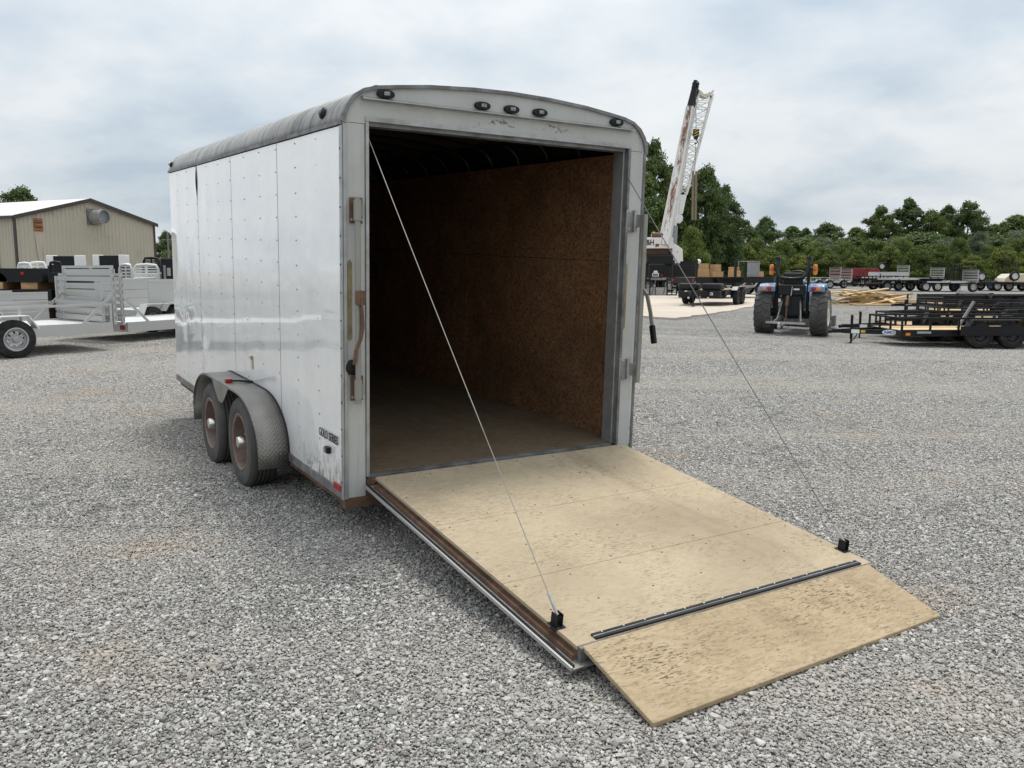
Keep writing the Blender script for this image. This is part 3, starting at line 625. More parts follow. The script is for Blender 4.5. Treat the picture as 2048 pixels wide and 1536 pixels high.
    for y in (1.545, 2.43):
        B(MB().tube([(0.0, y, 0.035-0.10), (W, y, 0.035-0.10)], 0.04, 10).beam((0.02, y, 0.035), (0.02, y, -0.10), 0.05, 0.06, (0,1,0)).beam((W-0.02, y, 0.035), (W-0.02, y, -0.10), 0.05, 0.06, (0,1,0)), 'axle', MT['rust'], smooth=40)
    tg = MB()
    for x in (0.35, W-0.35): tg.beam((x, LEN-0.4, -0.06), (W/2, LEN+1.25, -0.06), 0.06, 0.10)
    tg.beam((W/2, LEN+1.15, -0.06), (W/2, LEN+1.45, -0.06), 0.09, 0.10); B(tg, 'tongue', MT['black'])
    gl = -(0.2338 + TP*(LEN+1.0))
    B(MB().tube([(W/2, LEN+1.02, 0.45), (W/2, LEN+1.02, gl+0.02)], 0.03, 10).box(W/2-0.08, W/2+0.08, LEN+0.94, LEN+1.10, gl, gl+0.02), 'tongue_jack', MT['steel'])
    # ---- wheels and fenders
    Rw = 0.325
    for sd in (0, 1):
        cx = -0.100 if sd == 0 else W+0.100; ax = (-1, 0, 0) if sd == 0 else (1, 0, 0)
        for y in (1.545, 2.43):
            zc = -(0.2338 + TP*y) + Rw - 0.004
            make_wheel(T, (cx, y, zc), ax, Rw, 0.20, 0.195, MT['rubber_dusty'], MT['rusty_rim'], 8, 5, (0.046, 0.105, MT['chrome']), 48, dish=0.5, rim_ring=True)
        fp = []
        for i in range(13): t = PI/2*i/12; fp.append((1.53-0.53*math.cos(t), 0.06+0.335*math.sin(t)))
        fp = [(1.0, -0.045)] + fp; fp += [(1.75, 0.396), (2.0, 0.397), (2.2, 0.396)]
        fp += [(2.42+0.53*math.sin(PI/2*i/12), 0.06-0.012+0.347*math.cos(PI/2*i/12)) for i in range(13)] + [(2.95, -0.075)]
        X0, X1 = (-0.004, -0.215) if sd == 0 else (W+0.004, W+0.215)
        me = bpy.data.meshes.new('fender'); n = len(fp); vs_ = [(X0, y, z) for y, z in fp] + [(X1, y, z) for y, z in fp]
        me.from_pydata(vs_, [], [(i, i+1, n+i+1, n+i) for i in range(n-1)]); me.materials.append(MT['tread'])
        arc = [0]
        for i in range(1, n): arc.append(arc[-1] + math.hypot(fp[i][0]-fp[i-1][0], fp[i][1]-fp[i-1][1]))
        uvl = me.uv_layers.new(name='uv')
        for lp in me.loops: vi = lp.vertex_index; uvl.data[lp.index].uv = (arc[vi % n], 0.0 if vi < n else 0.215)
        me.polygons.foreach_set('use_smooth', [True]*len(me.polygons))
        fo = bpy.data.objects.new('fender', me); COL.objects.link(fo); fo.parent = T
        s = fo.modifiers.new('sheet', 'SOLIDIFY'); s.thickness = 0.004; s.offset = 0
        # outer skirt with the scallop between the wheels
        ys = list(np.linspace(1.0, 2.95, 90)); top = [float(np.interp(y, [p[0] for p in fp][1:-1], [p[1] for p in fp][1:-1])) for y in ys]; lo = []
        for y, tz in zip(ys, top):
            if 1.545 < y < 2.43:
                arcs = []
                for yc in (1.545, 2.43):
                    d = abs(y-yc); arcs.append(0.03 + math.sqrt(max(0.0, 0.372**2 - d*d)) if d < 0.372 else -9)
                d = abs(y-1.9875); lo.append(min(tz-0.012, max(max(arcs), 0.245 + 0.9*max(0, d-0.05)**1.15)))
            else: lo.append(tz-0.012)
        m = MB(); xs = X1
        for y, tz, l in zip(ys, top, lo): m.v += [(xs, y, tz), (xs, y, l)]
        for i in range(len(ys)-1): m.f.append((2*i, 2*i+1, 2*i+3, 2*i+2))
        me2 = m.build('fender_skirt', MT['tread'], fo, recalc=False); uvl = me2.data.uv_layers.new(name='uv')
        for lp in me2.data.loops: co = me2.data.vertices[lp.vertex_index].co; uvl.data[lp.index].uv = (co.y, co.z)
        s = me2.modifiers.new('sheet', 'SOLIDIFY'); s.thickness = 0.004; s.offset = 0
        m = MB().tube([(X0 + (-0.003 if sd == 0 else 0.003), y, z+0.004) for y, z in fp], 0.006, 6); m.build('fender_seal', MT['black_plastic'], fo)
    b = B(MB().tube([(-0.005, 1.86, 0.405), (-0.10, 1.90, 0.412), (-0.145, 1.915, 0.412)], 0.008, 8), 'fender_lamp', MT['black_plastic'])
    B(MB().box(-0.195, -0.143, 1.895, 1.94, 0.400, 0.430), 'lens', MT['red_lens'], b, bevel=0.006)
    # ---- ramp door
    A = Vector((0, -0.085, 0.135)); E_ = Vector((0, -2.04, -0.05)); dv = (E_-A).normalized(); nv = Vector((0, -dv.z, dv.y)); nv = nv if nv.z > 0 else -nv
    Pm = lambda x, s, o: Vector((x, 0, 0)) + A + dv*s + nv*o
    def rb(m, x0, x1, s0, s1, o0, o1):
        vs_ = [Pm(x, s, o) for o in (o0, o1) for s in (s0, s1) for x in (x0, x1)]
        return m.add(vs_, [(0,2,3,1),(4,5,7,6),(0,1,5,4),(1,3,7,5),(3,2,6,7),(2,0,4,6)])
    ramp_m = osb('bleached_ramp_board', (0.43, 0.358, 0.252), (0.385, 0.315, 0.215), (0.13, 0.10, 0.07), (0.20, 0.150, 0.098), 0.8, 0.60, 9.0, 0.5, 1.0)
    flap_m = osb('flap_strand_board', (0.40, 0.318, 0.208), (0.31, 0.238, 0.150), (0.11, 0.08, 0.05), (0.21, 0.148, 0.086), 1.4, 1.0, 14.0, 0.5, 0.7)
    D = rb(MB(), 0.165, 1.968, 0.0, 1.962, -0.062, -0.019).build('ramp_door', MT['rust'], T, bevel=0.004); D['label'] = 'lowered ramp door with rusty steel frame'
    for s0, s1 in ((0.003, 0.748), (0.7495, 1.410), (1.4115, 1.966)): rb(MB(), 0.152, 1.982, s0, s1, -0.018, 0.0).build('ramp_board', ramp_m, D, bevel=0.003)
    rsx = random.Random(8); sk = MB()
    for s_ in (0.06, 0.36, 0.70, 0.80, 1.10, 1.37, 1.46, 1.70):
        for i in range(7): sk.lathe([(0.0055, 0), (0.005, 0.0012), (0.0004, 0.0014)], Pm(0.20 + i*0.288 + rsx.uniform(-.02, .02), s_ + rsx.uniform(-.012, .012), 0.0), nv, 8)
    sk.build('deck_screws', MT['rust'], D)['kind'] = 'stuff'
    rb(MB(), 0.098, 2.034, -0.03, 2.012, -0.072, -0.063).build('door_skin', MT['steel'], D, bevel=0.002)
    rb(MB(), 0.098, 0.108, -0.03, 2.012, -0.063, -0.054).build('edge_lip', MT['alu'], D, bevel=0.002)
    rb(MB(), 0.112, 0.124, -0.03, 2.004, -0.063, -0.052).build('rubber_seal', MT['black_plastic'], D, bevel=0.005)
    rb(MB(), 1.99, 2.02, -0.03, 2.004, -0.063, -0.044).build('rubber_seal', MT['black_plastic'], D, bevel=0.005)
    rb(MB(), 0.140, 0.1645, 0.02, 1.96, -0.0625, -0.040).build('frame_rib', MT['rust'], D)
    rb(MB(), 0.16, 1.972, 1.9625, 1.985, -0.062, -0.004).build('end_plate', MT['grey_steel'], D)
    for s0, s1 in ((1.925, 1.938), (1.948, 1.962)): rb(MB(), 0.248, 1.905, s0, s1, 0.0005, 0.009).build('hinge_leaf', MT['black'], D, bevel=0.002)
    m = MB().tube([Pm(0.248, 1.943, 0.004), Pm(1.905, 1.943, 0.004)], 0.005, 8); m.build('hinge_pin', MT['grey_steel'], D)
    sc = MB()
    for i in range(15): sc.lathe([(0.005, 0), (0.004, 0.002), (0.0004, 0.003)], Pm(0.30+i*0.112, 1.9315, 0.009), nv, 8)
    sc.build('hinge_screws', MT['steel'], D)['kind'] = 'stuff'
    f0l, f0r = Pm(0.172, 1.974, 0.001), Pm(1.945, 1.974, 0.001); f1l, f1r = Vector((0.148, -2.492, -0.136)), Vector((1.868, -2.485, -0.128)); dn = Vector((0, 0, -0.02))
    m = MB().add([f0l, f0r, f1r, f1l, f0l+dn, f0r+dn, f1r+dn, f1l+dn], [(3,2,1,0),(4,5,6,7),(0,1,5,4),(1,2,6,5),(2,3,7,6),(3,0,4,7)])
    m.build('ramp_flap', flap_m, D, bevel=0.004)
    for x in (0.168, 1.968):
        b = rb(rb(MB(), x-0.018, x-0.014, 1.785, 1.828, -0.02, 0.058), x+0.010, x+0.014, 1.785, 1.828, -0.02, 0.058)
        rb(b, x-0.030, x+0.024, 1.775, 1.838, 0.001, 0.005); b.tube([Pm(x-0.018, 1.805, 0.046), Pm(x+0.014, 1.805, 0.046)], 0.006, 8)
        b.build('cable_bracket', MT['black'], D, bevel=0.002)
    # lift cables
    for top, bot in (((0.156, 0.02, 2.035), Pm(0.166, 1.805, 0.046)), ((1.983, 0.02, 1.955), Pm(1.966, 1.805, 0.046))):
        top = Vector(top); pts = [top.lerp(bot, t) + Vector((0, 0, -0.012*math.sin(PI*t))) for t in [i/10 for i in range(11)]]
        c = MB().tube(pts, 0.0024 if top.x < 1 else 0.0031, 6).build('lift_cable', MT['bar'] if top.x < 1 else MT['cable'], T, smooth=60)
        q = bot.lerp(top, 0.035); MB().tube([bot, q], 0.0075, 6).build('cable_crimp', MT['steel'], c)
    # ---- cam-bar lock on the left post
    lk = MB().tube([(0.066, -0.048, 0.56), (0.066, -0.048, 1.70)], 0.0165, 12).build('lock_bar', MT['bar'], T, smooth=40)
    for z in (0.645, 1.635):
        MB().box(0.036, 0.112, -0.010, 0.0, z-0.07, z+0.07).build('keeper_plate', MT['rust'], lk, bevel=0.003)
        MB().tube([(0.066, -0.048, z-0.055), (0.066, -0.048, z+0.055)], 0.023, 12).box(0.062, 0.104, -0.052, -0.008, z-0.03, z+0.03).build('keeper', MT['bar'], lk, smooth=40)
        for dx in (0.046, 0.103): MB().lathe([(0.009, 0), (0.007, 0.006), (0.0005, 0.008)], (dx, -0.010, z-0.05), (0,-1,0), 8).build('bolt', MT['steel'], lk)
    h = [(0.070, -0.075, 1.17), (0.078, -0.078, 1.08), (0.082, -0.078, 1.00), (0.068, -0.078, 0.93), (0.040, -0.078, 0.87), (0.030, -0.078, 0.79)]
    m = MB()
    for a, b_ in zip(h, h[1:]): m.beam(a, b_, 0.012, 0.030, (0,1,0))
    m.box(0.050, 0.094, -0.085, -0.040, 1.12, 1.20); m.build('lock_handle', MT['rust'], lk, bevel=0.003)
    MB().lathe([(0.045, 0), (0.045, 0.018), (0.030, 0.024), (0.0005, 0.024)], (0.050, 0, 0.765), (0,-1,0), 18).build('handle_catch', MT['black_plastic'], T, smooth=40)
    for x in (0.036, 2.008): MB().prism([(-0.013, 0.93), (0, 0.915), (0.013, 0.93), (0.013, 1.35), (0, 1.368), (-0.013, 1.35)], (x, -0.003, 0), (1,0,0), (0,0,1), (0, 0.004, 0)).build('stripe', MT['stripe'], T)
    # ---- cam-bar lock swung open on the right post
    bx, by = 2.052, -0.125
    lr = MB().tube([(bx, by, 0.565), (bx, by, 1.69)], 0.0165, 12).build('lock_bar', MT['bar'], T, smooth=40); lr['label'] = 'lock bar swung open'
    for z in (0.645, 1.645):
        MB().box(1.985, 2.062, -0.012, 0.0, z-0.075, z+0.075).build('keeper_plate', MT['steel'], lr, bevel=0.004)
        MB().tube([(2.052, -0.024, z-0.072), (2.052, -0.024, z+0.072)], 0.014, 10).beam((2.052, -0.024, z), (bx, by, z), 0.006, 0.085).build('keeper_arm', MT['steel'], lr, smooth=40)
        for dz in (-0.055, 0.055): MB().lathe([(0.012, 0), (0.010, 0.006), (0.0005, 0.009)], (2.012, -0.012, z+dz), (0,-1,0), 10).build('bolt', MT['steel'], lr)
    h = [(bx, by-0.015, 1.19), (bx+0.004, by-0.050, 1.16), (bx+0.010, by-0.085, 1.05), (bx+0.012, by-0.105, 0.965)]
    m = MB()
    for a, b_ in zip(h, h[1:]): m.beam(a, b_, 0.010, 0.034, (0, 1, 0))
    hn = m.build('lock_handle', MT['bar'], lr, bevel=0.003)
    MB().beam(h[-1], (bx+0.016, by-0.130, 0.845), 0.024, 0.042, (0,1,0)).build('handle_grip', MT['black_plastic'], hn, bevel=0.006)
    return T
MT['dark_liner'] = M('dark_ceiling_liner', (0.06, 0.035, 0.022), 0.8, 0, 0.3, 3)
MT['rim_screw'] = M('dull_screw', (0.27, 0.265, 0.255), 0.6, 0.2, 0.2)
MT['cable'] = M('dark_wire_rope', (0.16, 0.155, 0.145), 0.5, 0.4, 0.15, 40)
MT['tread'] = tread_plate()
MT['stripe'] = M('yellowed_stripe', (0.30, 0.25, 0.12), 0.6, 0, 0.2, 10, (0.14, 0.11, 0.07), 0.6, 9)
build_trailer()
# ------------------------------------------------------------------ open trailers (one builder, many kinds)
MT['rim_white'] = M('white_steel_rim', (0.62, 0.62, 0.60), 0.4, 0.2, 0.1)
MT['rim_grey'] = M('grey_steel_rim', (0.38, 0.385, 0.39), 0.4, 0.5, 0.12)
MT['rim_black'] = M('black_steel_rim', (0.02, 0.02, 0.022), 0.4, 0.2, 0.12)
MT['grey_panel'] = M('grey_primer_panel', (0.24, 0.25, 0.26), 0.5, 0.2, 0.1)
def open_trailer(name, label, loc, rz, L, Wd, dz, tr, mf, md, rail=0.0, rt=0.04, posts=5, front_rail=True, axles=2, ax_at=0.60, gate=None, gate_h=1.2, gate_tilt=0.0,
                 solid=0.0, planks=6, tongue=1.2, jack=None, beam=0.12, fender='black', rim='rim_white', spare=None, group=None, detail=True, near_open=False, brace=False, sides=(-1, 1)):
    T = thing(name, label, 'trailer', loc, rz, group); z0 = loc[2]; h = Wd / 2; mF = MT[mf]; mD = MT[md]; bz0, bz1 = dz - beam, dz
    P = lambda m, n_, mat, par=T, **k: m.build(n_, mat, par, **k)
    for s in (-1, 1): P(MB().box(0, L, s*h - 0.03, s*h + 0.03, bz0, bz1 + 0.02), 'side_beam', mF)
    for x in (0.0, L - 0.06): P(MB().box(x, x + 0.06, -h + 0.031, h - 0.031, bz0, bz1 - 0.001), 'cross_beam', mF)
    if planks:
        w = (Wd - 0.07) / planks
        for i in range(planks): y = -h + 0.035 + i*w; P(MB().box(0.062, L - 0.062, y + 0.003, y + w - 0.003, dz - 0.04, dz), 'plank', mD)
    if tongue:
        t = MB(); tz = bz0 + beam*0.5
        for s in (-1, 1): t.beam((0.25, s*h*0.82, tz), (-tongue, s*0.03, tz), 0.06, beam*0.8)
        P(t, 'tongue', mF)
        P(MB().beam((-tongue + 0.05, 0, tz), (-tongue - 0.26, 0, tz), 0.08, 0.09).tube([(-tongue - 0.26, 0, tz - 0.01), (-tongue - 0.34, 0, tz - 0.01)], 0.045, 10), 'coupler', MT['black'], smooth=40)
        jm = MT[jack] if jack else MT['black']; jx = -tongue + 0.22; jy = 0.0
        j = P(MB().tube([(jx, jy, tz + 0.38), (jx, jy, 0.14)], 0.032, 10).tube([(jx, jy, 0.16), (jx, jy, 0.02)], 0.022, 8).box(jx - 0.07, jx + 0.07, jy - 0.07, jy + 0.07, 0.0, 0.02), 'jack', jm, smooth=40)
        if detail: MB().tube([(jx, jy, tz + 0.40), (jx + 0.15, jy - 0.02, tz + 0.42), (jx + 0.155, jy - 0.02, tz + 0.50)], 0.010, 6).build('crank', MT['steel'], j)
    if rail:
        xs = [i * L / (posts - 1) for i in range(posts)]
        for s in sides:
            for x in xs: P(MB().box(min(x, L-rt), min(x, L-rt) + rt, s*h - rt/2, s*h + rt/2, dz + 0.021, dz + rail - rt), 'post', mF)
            P(MB().box(0, L, s*h - rt/2 - 0.004, s*h + rt/2 + 0.004, dz + rail - rt, dz + rail), 'top_rail', mF)
        if front_rail:
            P(MB().box(-0.001, rt, -h + rt/2 + 0.005, h - rt/2 - 0.005, dz + rail - rt, dz + rail - 0.002), 'front_rail', mF)
            for y in (-h*0.33, h*0.33): P(MB().box(0.002, rt, y - rt/2, y + rt/2, dz + 0.001, dz + rail - rt), 'post', mF)
    if solid:
        for s in sides:
            for i in range(3):
                a = dz + 0.021 + solid*i/3; P(MB().box(0, L, s*h - 0.02, s*h + 0.02, a + 0.004, a + solid/3 - 0.004), 'side_board', mF)
            P(MB().box(0, L, s*h - 0.035, s*h + 0.035, dz + 0.021 + solid, dz + 0.06 + solid), 'top_rail', mF)
    pitch = tr * 2.45; cx = L * ax_at
    wx = [cx + (i - (axles-1)/2) * pitch for i in range(axles)]
    for s in (-1, 1):
        yc = s * (h + 0.16)
        for x in wx: make_wheel(T, (x, yc, tr), (0, s, 0), tr, 0.205, tr*0.57, MT['rubber'], MT[rim], 8 if detail else 6, 0, None, 28 if detail else 18, dish=0.25)
        for x in wx: P(MB().tube([(x, s*(h - 0.1), tr), (x, yc, tr)], 0.035, 8), 'stub_axle', MT['black'])
        if fender:
            ft = 2*tr + 0.07; x0, x1 = wx[0] - tr*1.18, wx[-1] + tr*1.18; k = tr*0.55
            poly = [(x0, dz - 0.02), (x0 + k*0.9, ft), (x1 - k*0.9, ft), (x1, dz - 0.02), (x1 - 0.03, dz - 0.02), (x1 - k*0.9 - 0.012, ft - 0.016), (x0 + k*0.9 + 0.012, ft - 0.016), (x0 + 0.03, dz - 0.02)]
            o = Vector((0, s*(h + 0.031), 0)); P(MB().prism(poly, o, (1,0,0), (0,0,1), (0, s*0.245, 0)), 'fender', MT[fender])
    for s in (-1, 1): P(MB().box(L - 0.002, L + 0.012, s*h*0.86 - 0.07, s*h*0.86 + 0.07, dz - beam*0.75, dz - beam*0.25), 'tail_light', MT['red_lens'])
    if gate:
        gx = L - 0.02 + 0.06; g = MB(); top = dz + gate_h
        for s in (-1, 1): g.box(gx, gx + 0.05, s*(h - 0.03) - 0.03, s*(h - 0.03) + 0.03, dz - 0.03, top)
        g.box(gx, gx + 0.05, -h + 0.06, h - 0.06, top - 0.05, top - 0.001); g.box(gx, gx + 0.05, -h + 0.06, h - 0.06, dz - 0.029, dz + 0.03)
        if gate_tilt:
            ca, sa = math.cos(gate_tilt), math.sin(gate_tilt); g.v = [(gx + (x-gx)*ca + (z-dz)*sa, y, dz + (z-dz)*ca - (x-gx)*sa) for x, y, z in g.v]
        go = P(g, 'gate', mF); n_ = 0
        if gate == 'slat':
            n_ = max(4, int(gate_h / 0.145)) if detail else 4
            for i in range(n_):
                a = dz + 0.05 + (gate_h - 0.06) * i / n_; w = (gate_h - 0.06) / n_ * 0.60
                m = MB().box(gx + 0.006, gx + 0.075, -h + 0.0, h - 0.0, a, a + w)
                m.build('slat', mF, go)
        else:
            bars = MB()
            for i in range(1, 6): y = -h + Wd*i/6; bars.box(gx + 0.012, gx + 0.038, y - 0.014, y + 0.014, dz + 0.031, top - 0.051)
            bars.build('gate_bars', mF, go)['kind'] = 'stuff'
            me = MB()
            for i in range(1, 14): z = dz + (gate_h)*i/14; me.box(gx + 0.020, gx + 0.026, -h + 0.06, h - 0.06, z - 0.004, z + 0.004)
            me.build('gate_mesh', mF, go)['kind'] = 'stuff'
        if brace:
            for s in (-1, 1): MB().beam((gx - 0.01, s*(h + 0.01), dz + gate_h*0.50), (gx - 0.62, s*(h + 0.01), dz - 0.02), 0.02, 0.055, (1,0,0)).build('gate_brace', mF, go)
    if spare:
        sx, sy, sz = spare; w = make_wheel(T, (sx, sy, sz), (0, -1, 0), tr, 0.2, tr*0.57, MT['rubber'], MT[rim], 6, 0, None, 22, name='spare_wheel')
        P(MB().tube([(sx, sy + 0.1, sz - tr*0.2), (sx, sy + 0.1, dz)], 0.025, 8), 'spare_bracket', MT['black'])
    return T
def gpos(x, y): return (x, y, gz(x, y))

# ---- black utility trailers lined up on the right
GR_AMO = 'black utility trailers parked side by side'
def amo(label, x, y, L, Wd, deck=True, badge=True, sec=None):
    T = open_trailer('utility_trailer', label, gpos(x, y), 0.0, L, Wd, 0.40, 0.295, 'black', 'pine', rail=0.30, rt=0.04, posts=7, axles=2, ax_at=0.53, gate=None, planks=7 if deck else 5, tongue=1.0, beam=0.13, fender='black', rim='rim_black', group=GR_AMO)
    h = Wd / 2; tz = 0.335
    d = Vector((-1.25, -h*0.82 + 0.03 - 0.0, 0)).normalized()
    a, b = Vector((0.25, -h*0.82, tz)), Vector((-1.0, -0.03, tz)); ex = (a - b).normalized(); nrm = Vector((ex.y, -ex.x, 0)); nrm = nrm if nrm.y < 0 else -nrm
    if badge:
        c = a.lerp(b, 0.28) + nrm * 0.034
        el = [(0.155*math.cos(2*PI*i/28), 0.062*math.sin(2*PI*i/28)) for i in range(28)]
        MB().prism(el, c, ex, (0,0,1), nrm*0.004).build('badge', MT['white'], T)
        el2 = [(0.165*math.cos(2*PI*i/28), 0.070*math.sin(2*PI*i/28)) for i in range(28)]
        MB().prism(el2, c - nrm*0.002, ex, (0,0,1), nrm*0.004).build('badge_rim', MT['blue_print'], T)
        text_mesh('AMO', 0.10, 'badge_lettering', MT['blue_print'], T, c + nrm*0.0055, ex, (0,0,1), 0.001, 0.002, 1.05)
        c = a.lerp(b, 0.80) + nrm*0.034; MB().prism([(-0.09, -0.045), (0.09, -0.045), (0.09, 0.045), (-0.09, 0.045)], c, ex, (0,0,1), nrm*0.003).build('sticker', MT['white'], T)
        c = a.lerp(b, 0.68) + nrm*0.034; MB().prism([(-0.05, -0.02), (0.05, -0.02), (0.05, 0.03), (-0.05, 0.03)], c, ex, (0,0,1), nrm*0.003).build('sticker', MT['yellow'], T)
    for s in (-1, 1): MB().box(L*0.53 - 0.85, L*0.53 + 0.85, min(s*(h+0.278), s*(h+0.290)), max(s*(h+0.278), s*(h+0.290)), 0.31, 0.52).build('fender_skirt', MT['black'], T)
    MB().box(0.10, 0.20, -h - 0.042, -h - 0.030, 0.29, 0.35).build('side_marker', MT['amber_lens'], T)
    MB().box(0.36, 0.68, -h - 0.036, -h - 0.030, 0.335, 0.385).build('serial_plate', MT['steel'], T)
    return T
F1 = G(1840, 691)
T = amo('black utility trailer with white AMO badge and a drooping plug cable at its tongue', 8.93, 20.35, 3.9, 1.78)
jx = -0.78; MB().tube([(-0.62, -0.05, 0.33), (-0.72, -0.06, 0.16), (-0.85, -0.08, 0.05), (-1.1, -0.10, 0.022), (-1.30, -0.06, 0.03)], 0.013, 6).build('plug_cable', MT['black_plastic'], T)
MB().beam((1.6, -0.30, 0.42), (1.95, -0.30, 1.05), 0.05, 0.05).build('strut', MT['grey_panel'], T)
amo('black utility trailer standing directly behind the trailer with the plug cable', 10.05, 22.6, 3.9, 1.78)
amo('black utility trailer between two others, third from the tongue with the cable', 12.35, 25.0, 4.0, 1.8, badge=False)
amo('black utility trailer just in front of the one with solid sides', 13.4, 27.3, 4.0, 1.8, badge=False)
open_trailer('dump_trailer', 'black trailer with solid steel sides behind the row of utility trailers', gpos(14.9, 30.4), 0.0, 4.0, 1.9, 0.40, 0.33, 'black', 'old_wood', solid=0.24, axles=2, gate=None, tongue=1.0, group=GR_AMO, rim='rim_black', ax_at=0.55)

# ---- black equipment trailer standing on the slab, tongue towards the lot
e_ = math.atan2(0.88, 0.47)
T = open_trailer('equipment_trailer', 'black low equipment trailer with twin storage boxes on its nose, standing on the concrete slab', (8.15, 36.6, 0.025), e_, 4.6, 1.95, 0.66, 0.36, 'black', 'old_wood', planks=5, axles=2, ax_at=0.42, tongue=1.5, beam=0.22, fender='grey_panel', rim='rim_black', jack='black')
for s in (-1, 1):
    MB().box(-0.52, 0.0, s*0.48 - 0.42, s*0.48 + 0.42, 0.34, 0.66).build('storage_box', MT['black_plastic'], T, bevel=0.06)
    MB().box(-0.45, 0.25, s*0.50 - 0.42, s*0.50 + 0.42, 0.67, 0.95).build('box_lid', MT['black_plastic'], T, bevel=0.08)
    MB().lathe([(0.05, 0), (0.05, 0.02), (0.0005, 0.025)], (-0.53, s*0.42, 0.34), (-1, 0, 0), 12).build('front_lamp', MT['rim_white'], T)
MB().box(-0.531, -0.52, -0.62, -0.36, 0.46, 0.57).build('number_plate', MT['white'], T)
MB().box(-0.535, -0.532, -0.60, -0.40, 0.49, 0.54).build('plate_lettering', MT['blue_print'], T)
MB().box(-0.53, -0.52, 0.40, 0.60, 0.60, 0.64).build('sticker', MT['white'], T)
# ---- flat deck with crates behind it
T = open_trailer('deck_trailer', 'black flat deck trailer with tall corner posts beside the crane', (9.2 + 5.2*math.cos(0.42), 46.0 + 5.2*math.sin(0.42), 0.025), 0.42 + PI, 5.2, 2.2, 1.12, 0.38, 'black', 'old_wood', planks=5, axles=2, ax_at=0.6, tongue=1.4, beam=0.30, rim='rim_black')
for x in (0.1, 2.5, 5.05): MB().box(x, x+0.1, -1.1, -1.0, 1.145, 2.05).build('stake', MT['black'], T); MB().box(x, x+0.1, 1.0, 1.1, 1.145, 2.05).build('stake', MT['black'], T)
i_ = 0
for x, y, z, a, b, c in ((0.8, -0.7, 0.0, .5, .4, .45), (0.85, -0.65, 0.45, .4, .35, .28), (1.6, -0.7, 0.0, .7, .45, .3), (1.6, -0.7, 0.30, .42, .4, .38), (2.9, -0.65, 0.0, .5, .45, .35), (3.3, -0.1, 0.0, .45, .4, .55), (4.6, -0.6, 0.0, .4, .4, .3)):
    lab = ('tan wooden crate at the tail end of the black deck trailer', 'small tan crate stacked on the crate at the tail end', 'long tan crate lying mid deck of the black trailer', 'square tan crate on top of the long mid deck crate',
           'tan crate beside the middle stake of the deck trailer', 'tall tan crate set back on the black deck trailer', 'tan crate by the tongue end stake of the deck trailer')[i_]; i_ += 1
    m = T.matrix_basis @ Vector((5.2 - x, -y, 1.12 + z)); cr = MB().box(-a/2, a/2, -b/2, b/2, 0, c).build('crate', MT['box_tan'], None, bevel=0.01); cr.location = m; cr.rotation_euler = (0, 0, 0.42); tag(cr, lab, 'crate', 'crates on the deck trailer')
m = T.matrix_basis @ Vector((1.25, 0.55, 1.12)); cg = thing('wire_cage', 'grey wire cage standing on the black deck trailer', 'cage', m, 0.42)
for x in (-.4, .38): 
    for y in (-.4, .38): MB().box(x, x+.03, y, y+.03, 0, 0.85).build('cage_post', MT['steel'], cg)
MB().box(-.4, .41, -.4, .41, 0.85, 0.88).build('cage_top', MT['steel'], cg)
MB().box(-.36, .37, -.395, -.375, 0.03, 0.80).build('cage_panel', MT['grey_panel'], cg)

# ---- far row along the tree line
FAR = 'trailers parked along the tree line'
def far(kind, label, u, v, rz=0.0, **k):
    p = G(u, v); d = dict(L=4.3, Wd=1.9, dz=0.62, tr=0.35, mf='black', md='old_wood', planks=3, detail=False, group=FAR, axles=2)
    d.update(k); return open_trailer(kind, label, (p.x, p.y, 0.0), rz, d.pop('L'), d.pop('Wd'), d.pop('dz'), d.pop('tr'), d.pop('mf'), d.pop('md'), **d)
far('utility_trailer', 'aluminium trailer with slatted tailgate raised, just right of the tractor', 1590, 577, 0.12, L=3.4, mf='alu', md='alu_deck', gate='slat', gate_h=1.15, rail=0.3, rim='rim_grey', fender='alu')
far('utility_trailer', 'short aluminium trailer with slatted gate in front of the red bodies', 1648, 576.5, 0.25, L=2.0, Wd=1.6, mf='alu', md='alu_deck', gate='slat', gate_h=1.0, axles=1, rim='rim_grey', fender='alu')
far('flatbed_trailer', 'black flatbed trailer behind the tractor with dark wheels on its deck', 1452, 581, 0.1, L=5.5, dz=0.75, mf='black', md='pine', tongue=1.6, rail=0.0, rim='rim_black')
far('car_hauler', 'grey car hauler with sloped silver fender beside the black flatbed', 1436, 589, 0.05, L=4.6, dz=0.55, mf='grey_panel', md='old_wood', fender='alu', rim='rim_grey')
far('utility_trailer', 'black railed utility trailer beyond the lumber pile', 1716, 581, 0.04, L=3.5, Wd=1.9, dz=0.55, rail=0.55, rt=0.06, posts=7, md='pine', rim='rim_grey', tongue=1.3)
far('utility_trailer', 'aluminium trailer with slatted gate below the raised spare wheel', 1746, 575.5, 0.1, L=2.6, mf='alu', md='alu_deck', gate='slat', gate_h=1.0, solid=0.35, dz=0.95, rim='rim_grey', fender='alu')
far('utility_trailer', 'aluminium tandem trailer with bright rims and slatted gate', 1786, 582.5, 0.03, L=3.1, mf='alu', md='alu_deck', gate='slat', gate_h=0.75, dz=0.95, rim='rim_white', fender='black', ax_at=0.72)
far('utility_trailer', 'black trailer with tall mesh gate next to the bright rimmed aluminium trailer', 1846, 582.5, 0.05, L=2.2, rail=0.4, posts=5, gate='mesh', gate_h=1.25, dz=0.62, axles=1, ax_at=0.75, rim='rim_black')
far('utility_trailer', 'aluminium single axle trailer with slatted gate and grey rim', 1885, 583.5, 0.06, L=1.9, mf='alu', md='alu_deck', gate='slat', gate_h=0.8, dz=0.75, axles=1, rim='rim_grey', fender='black', ax_at=0.8)
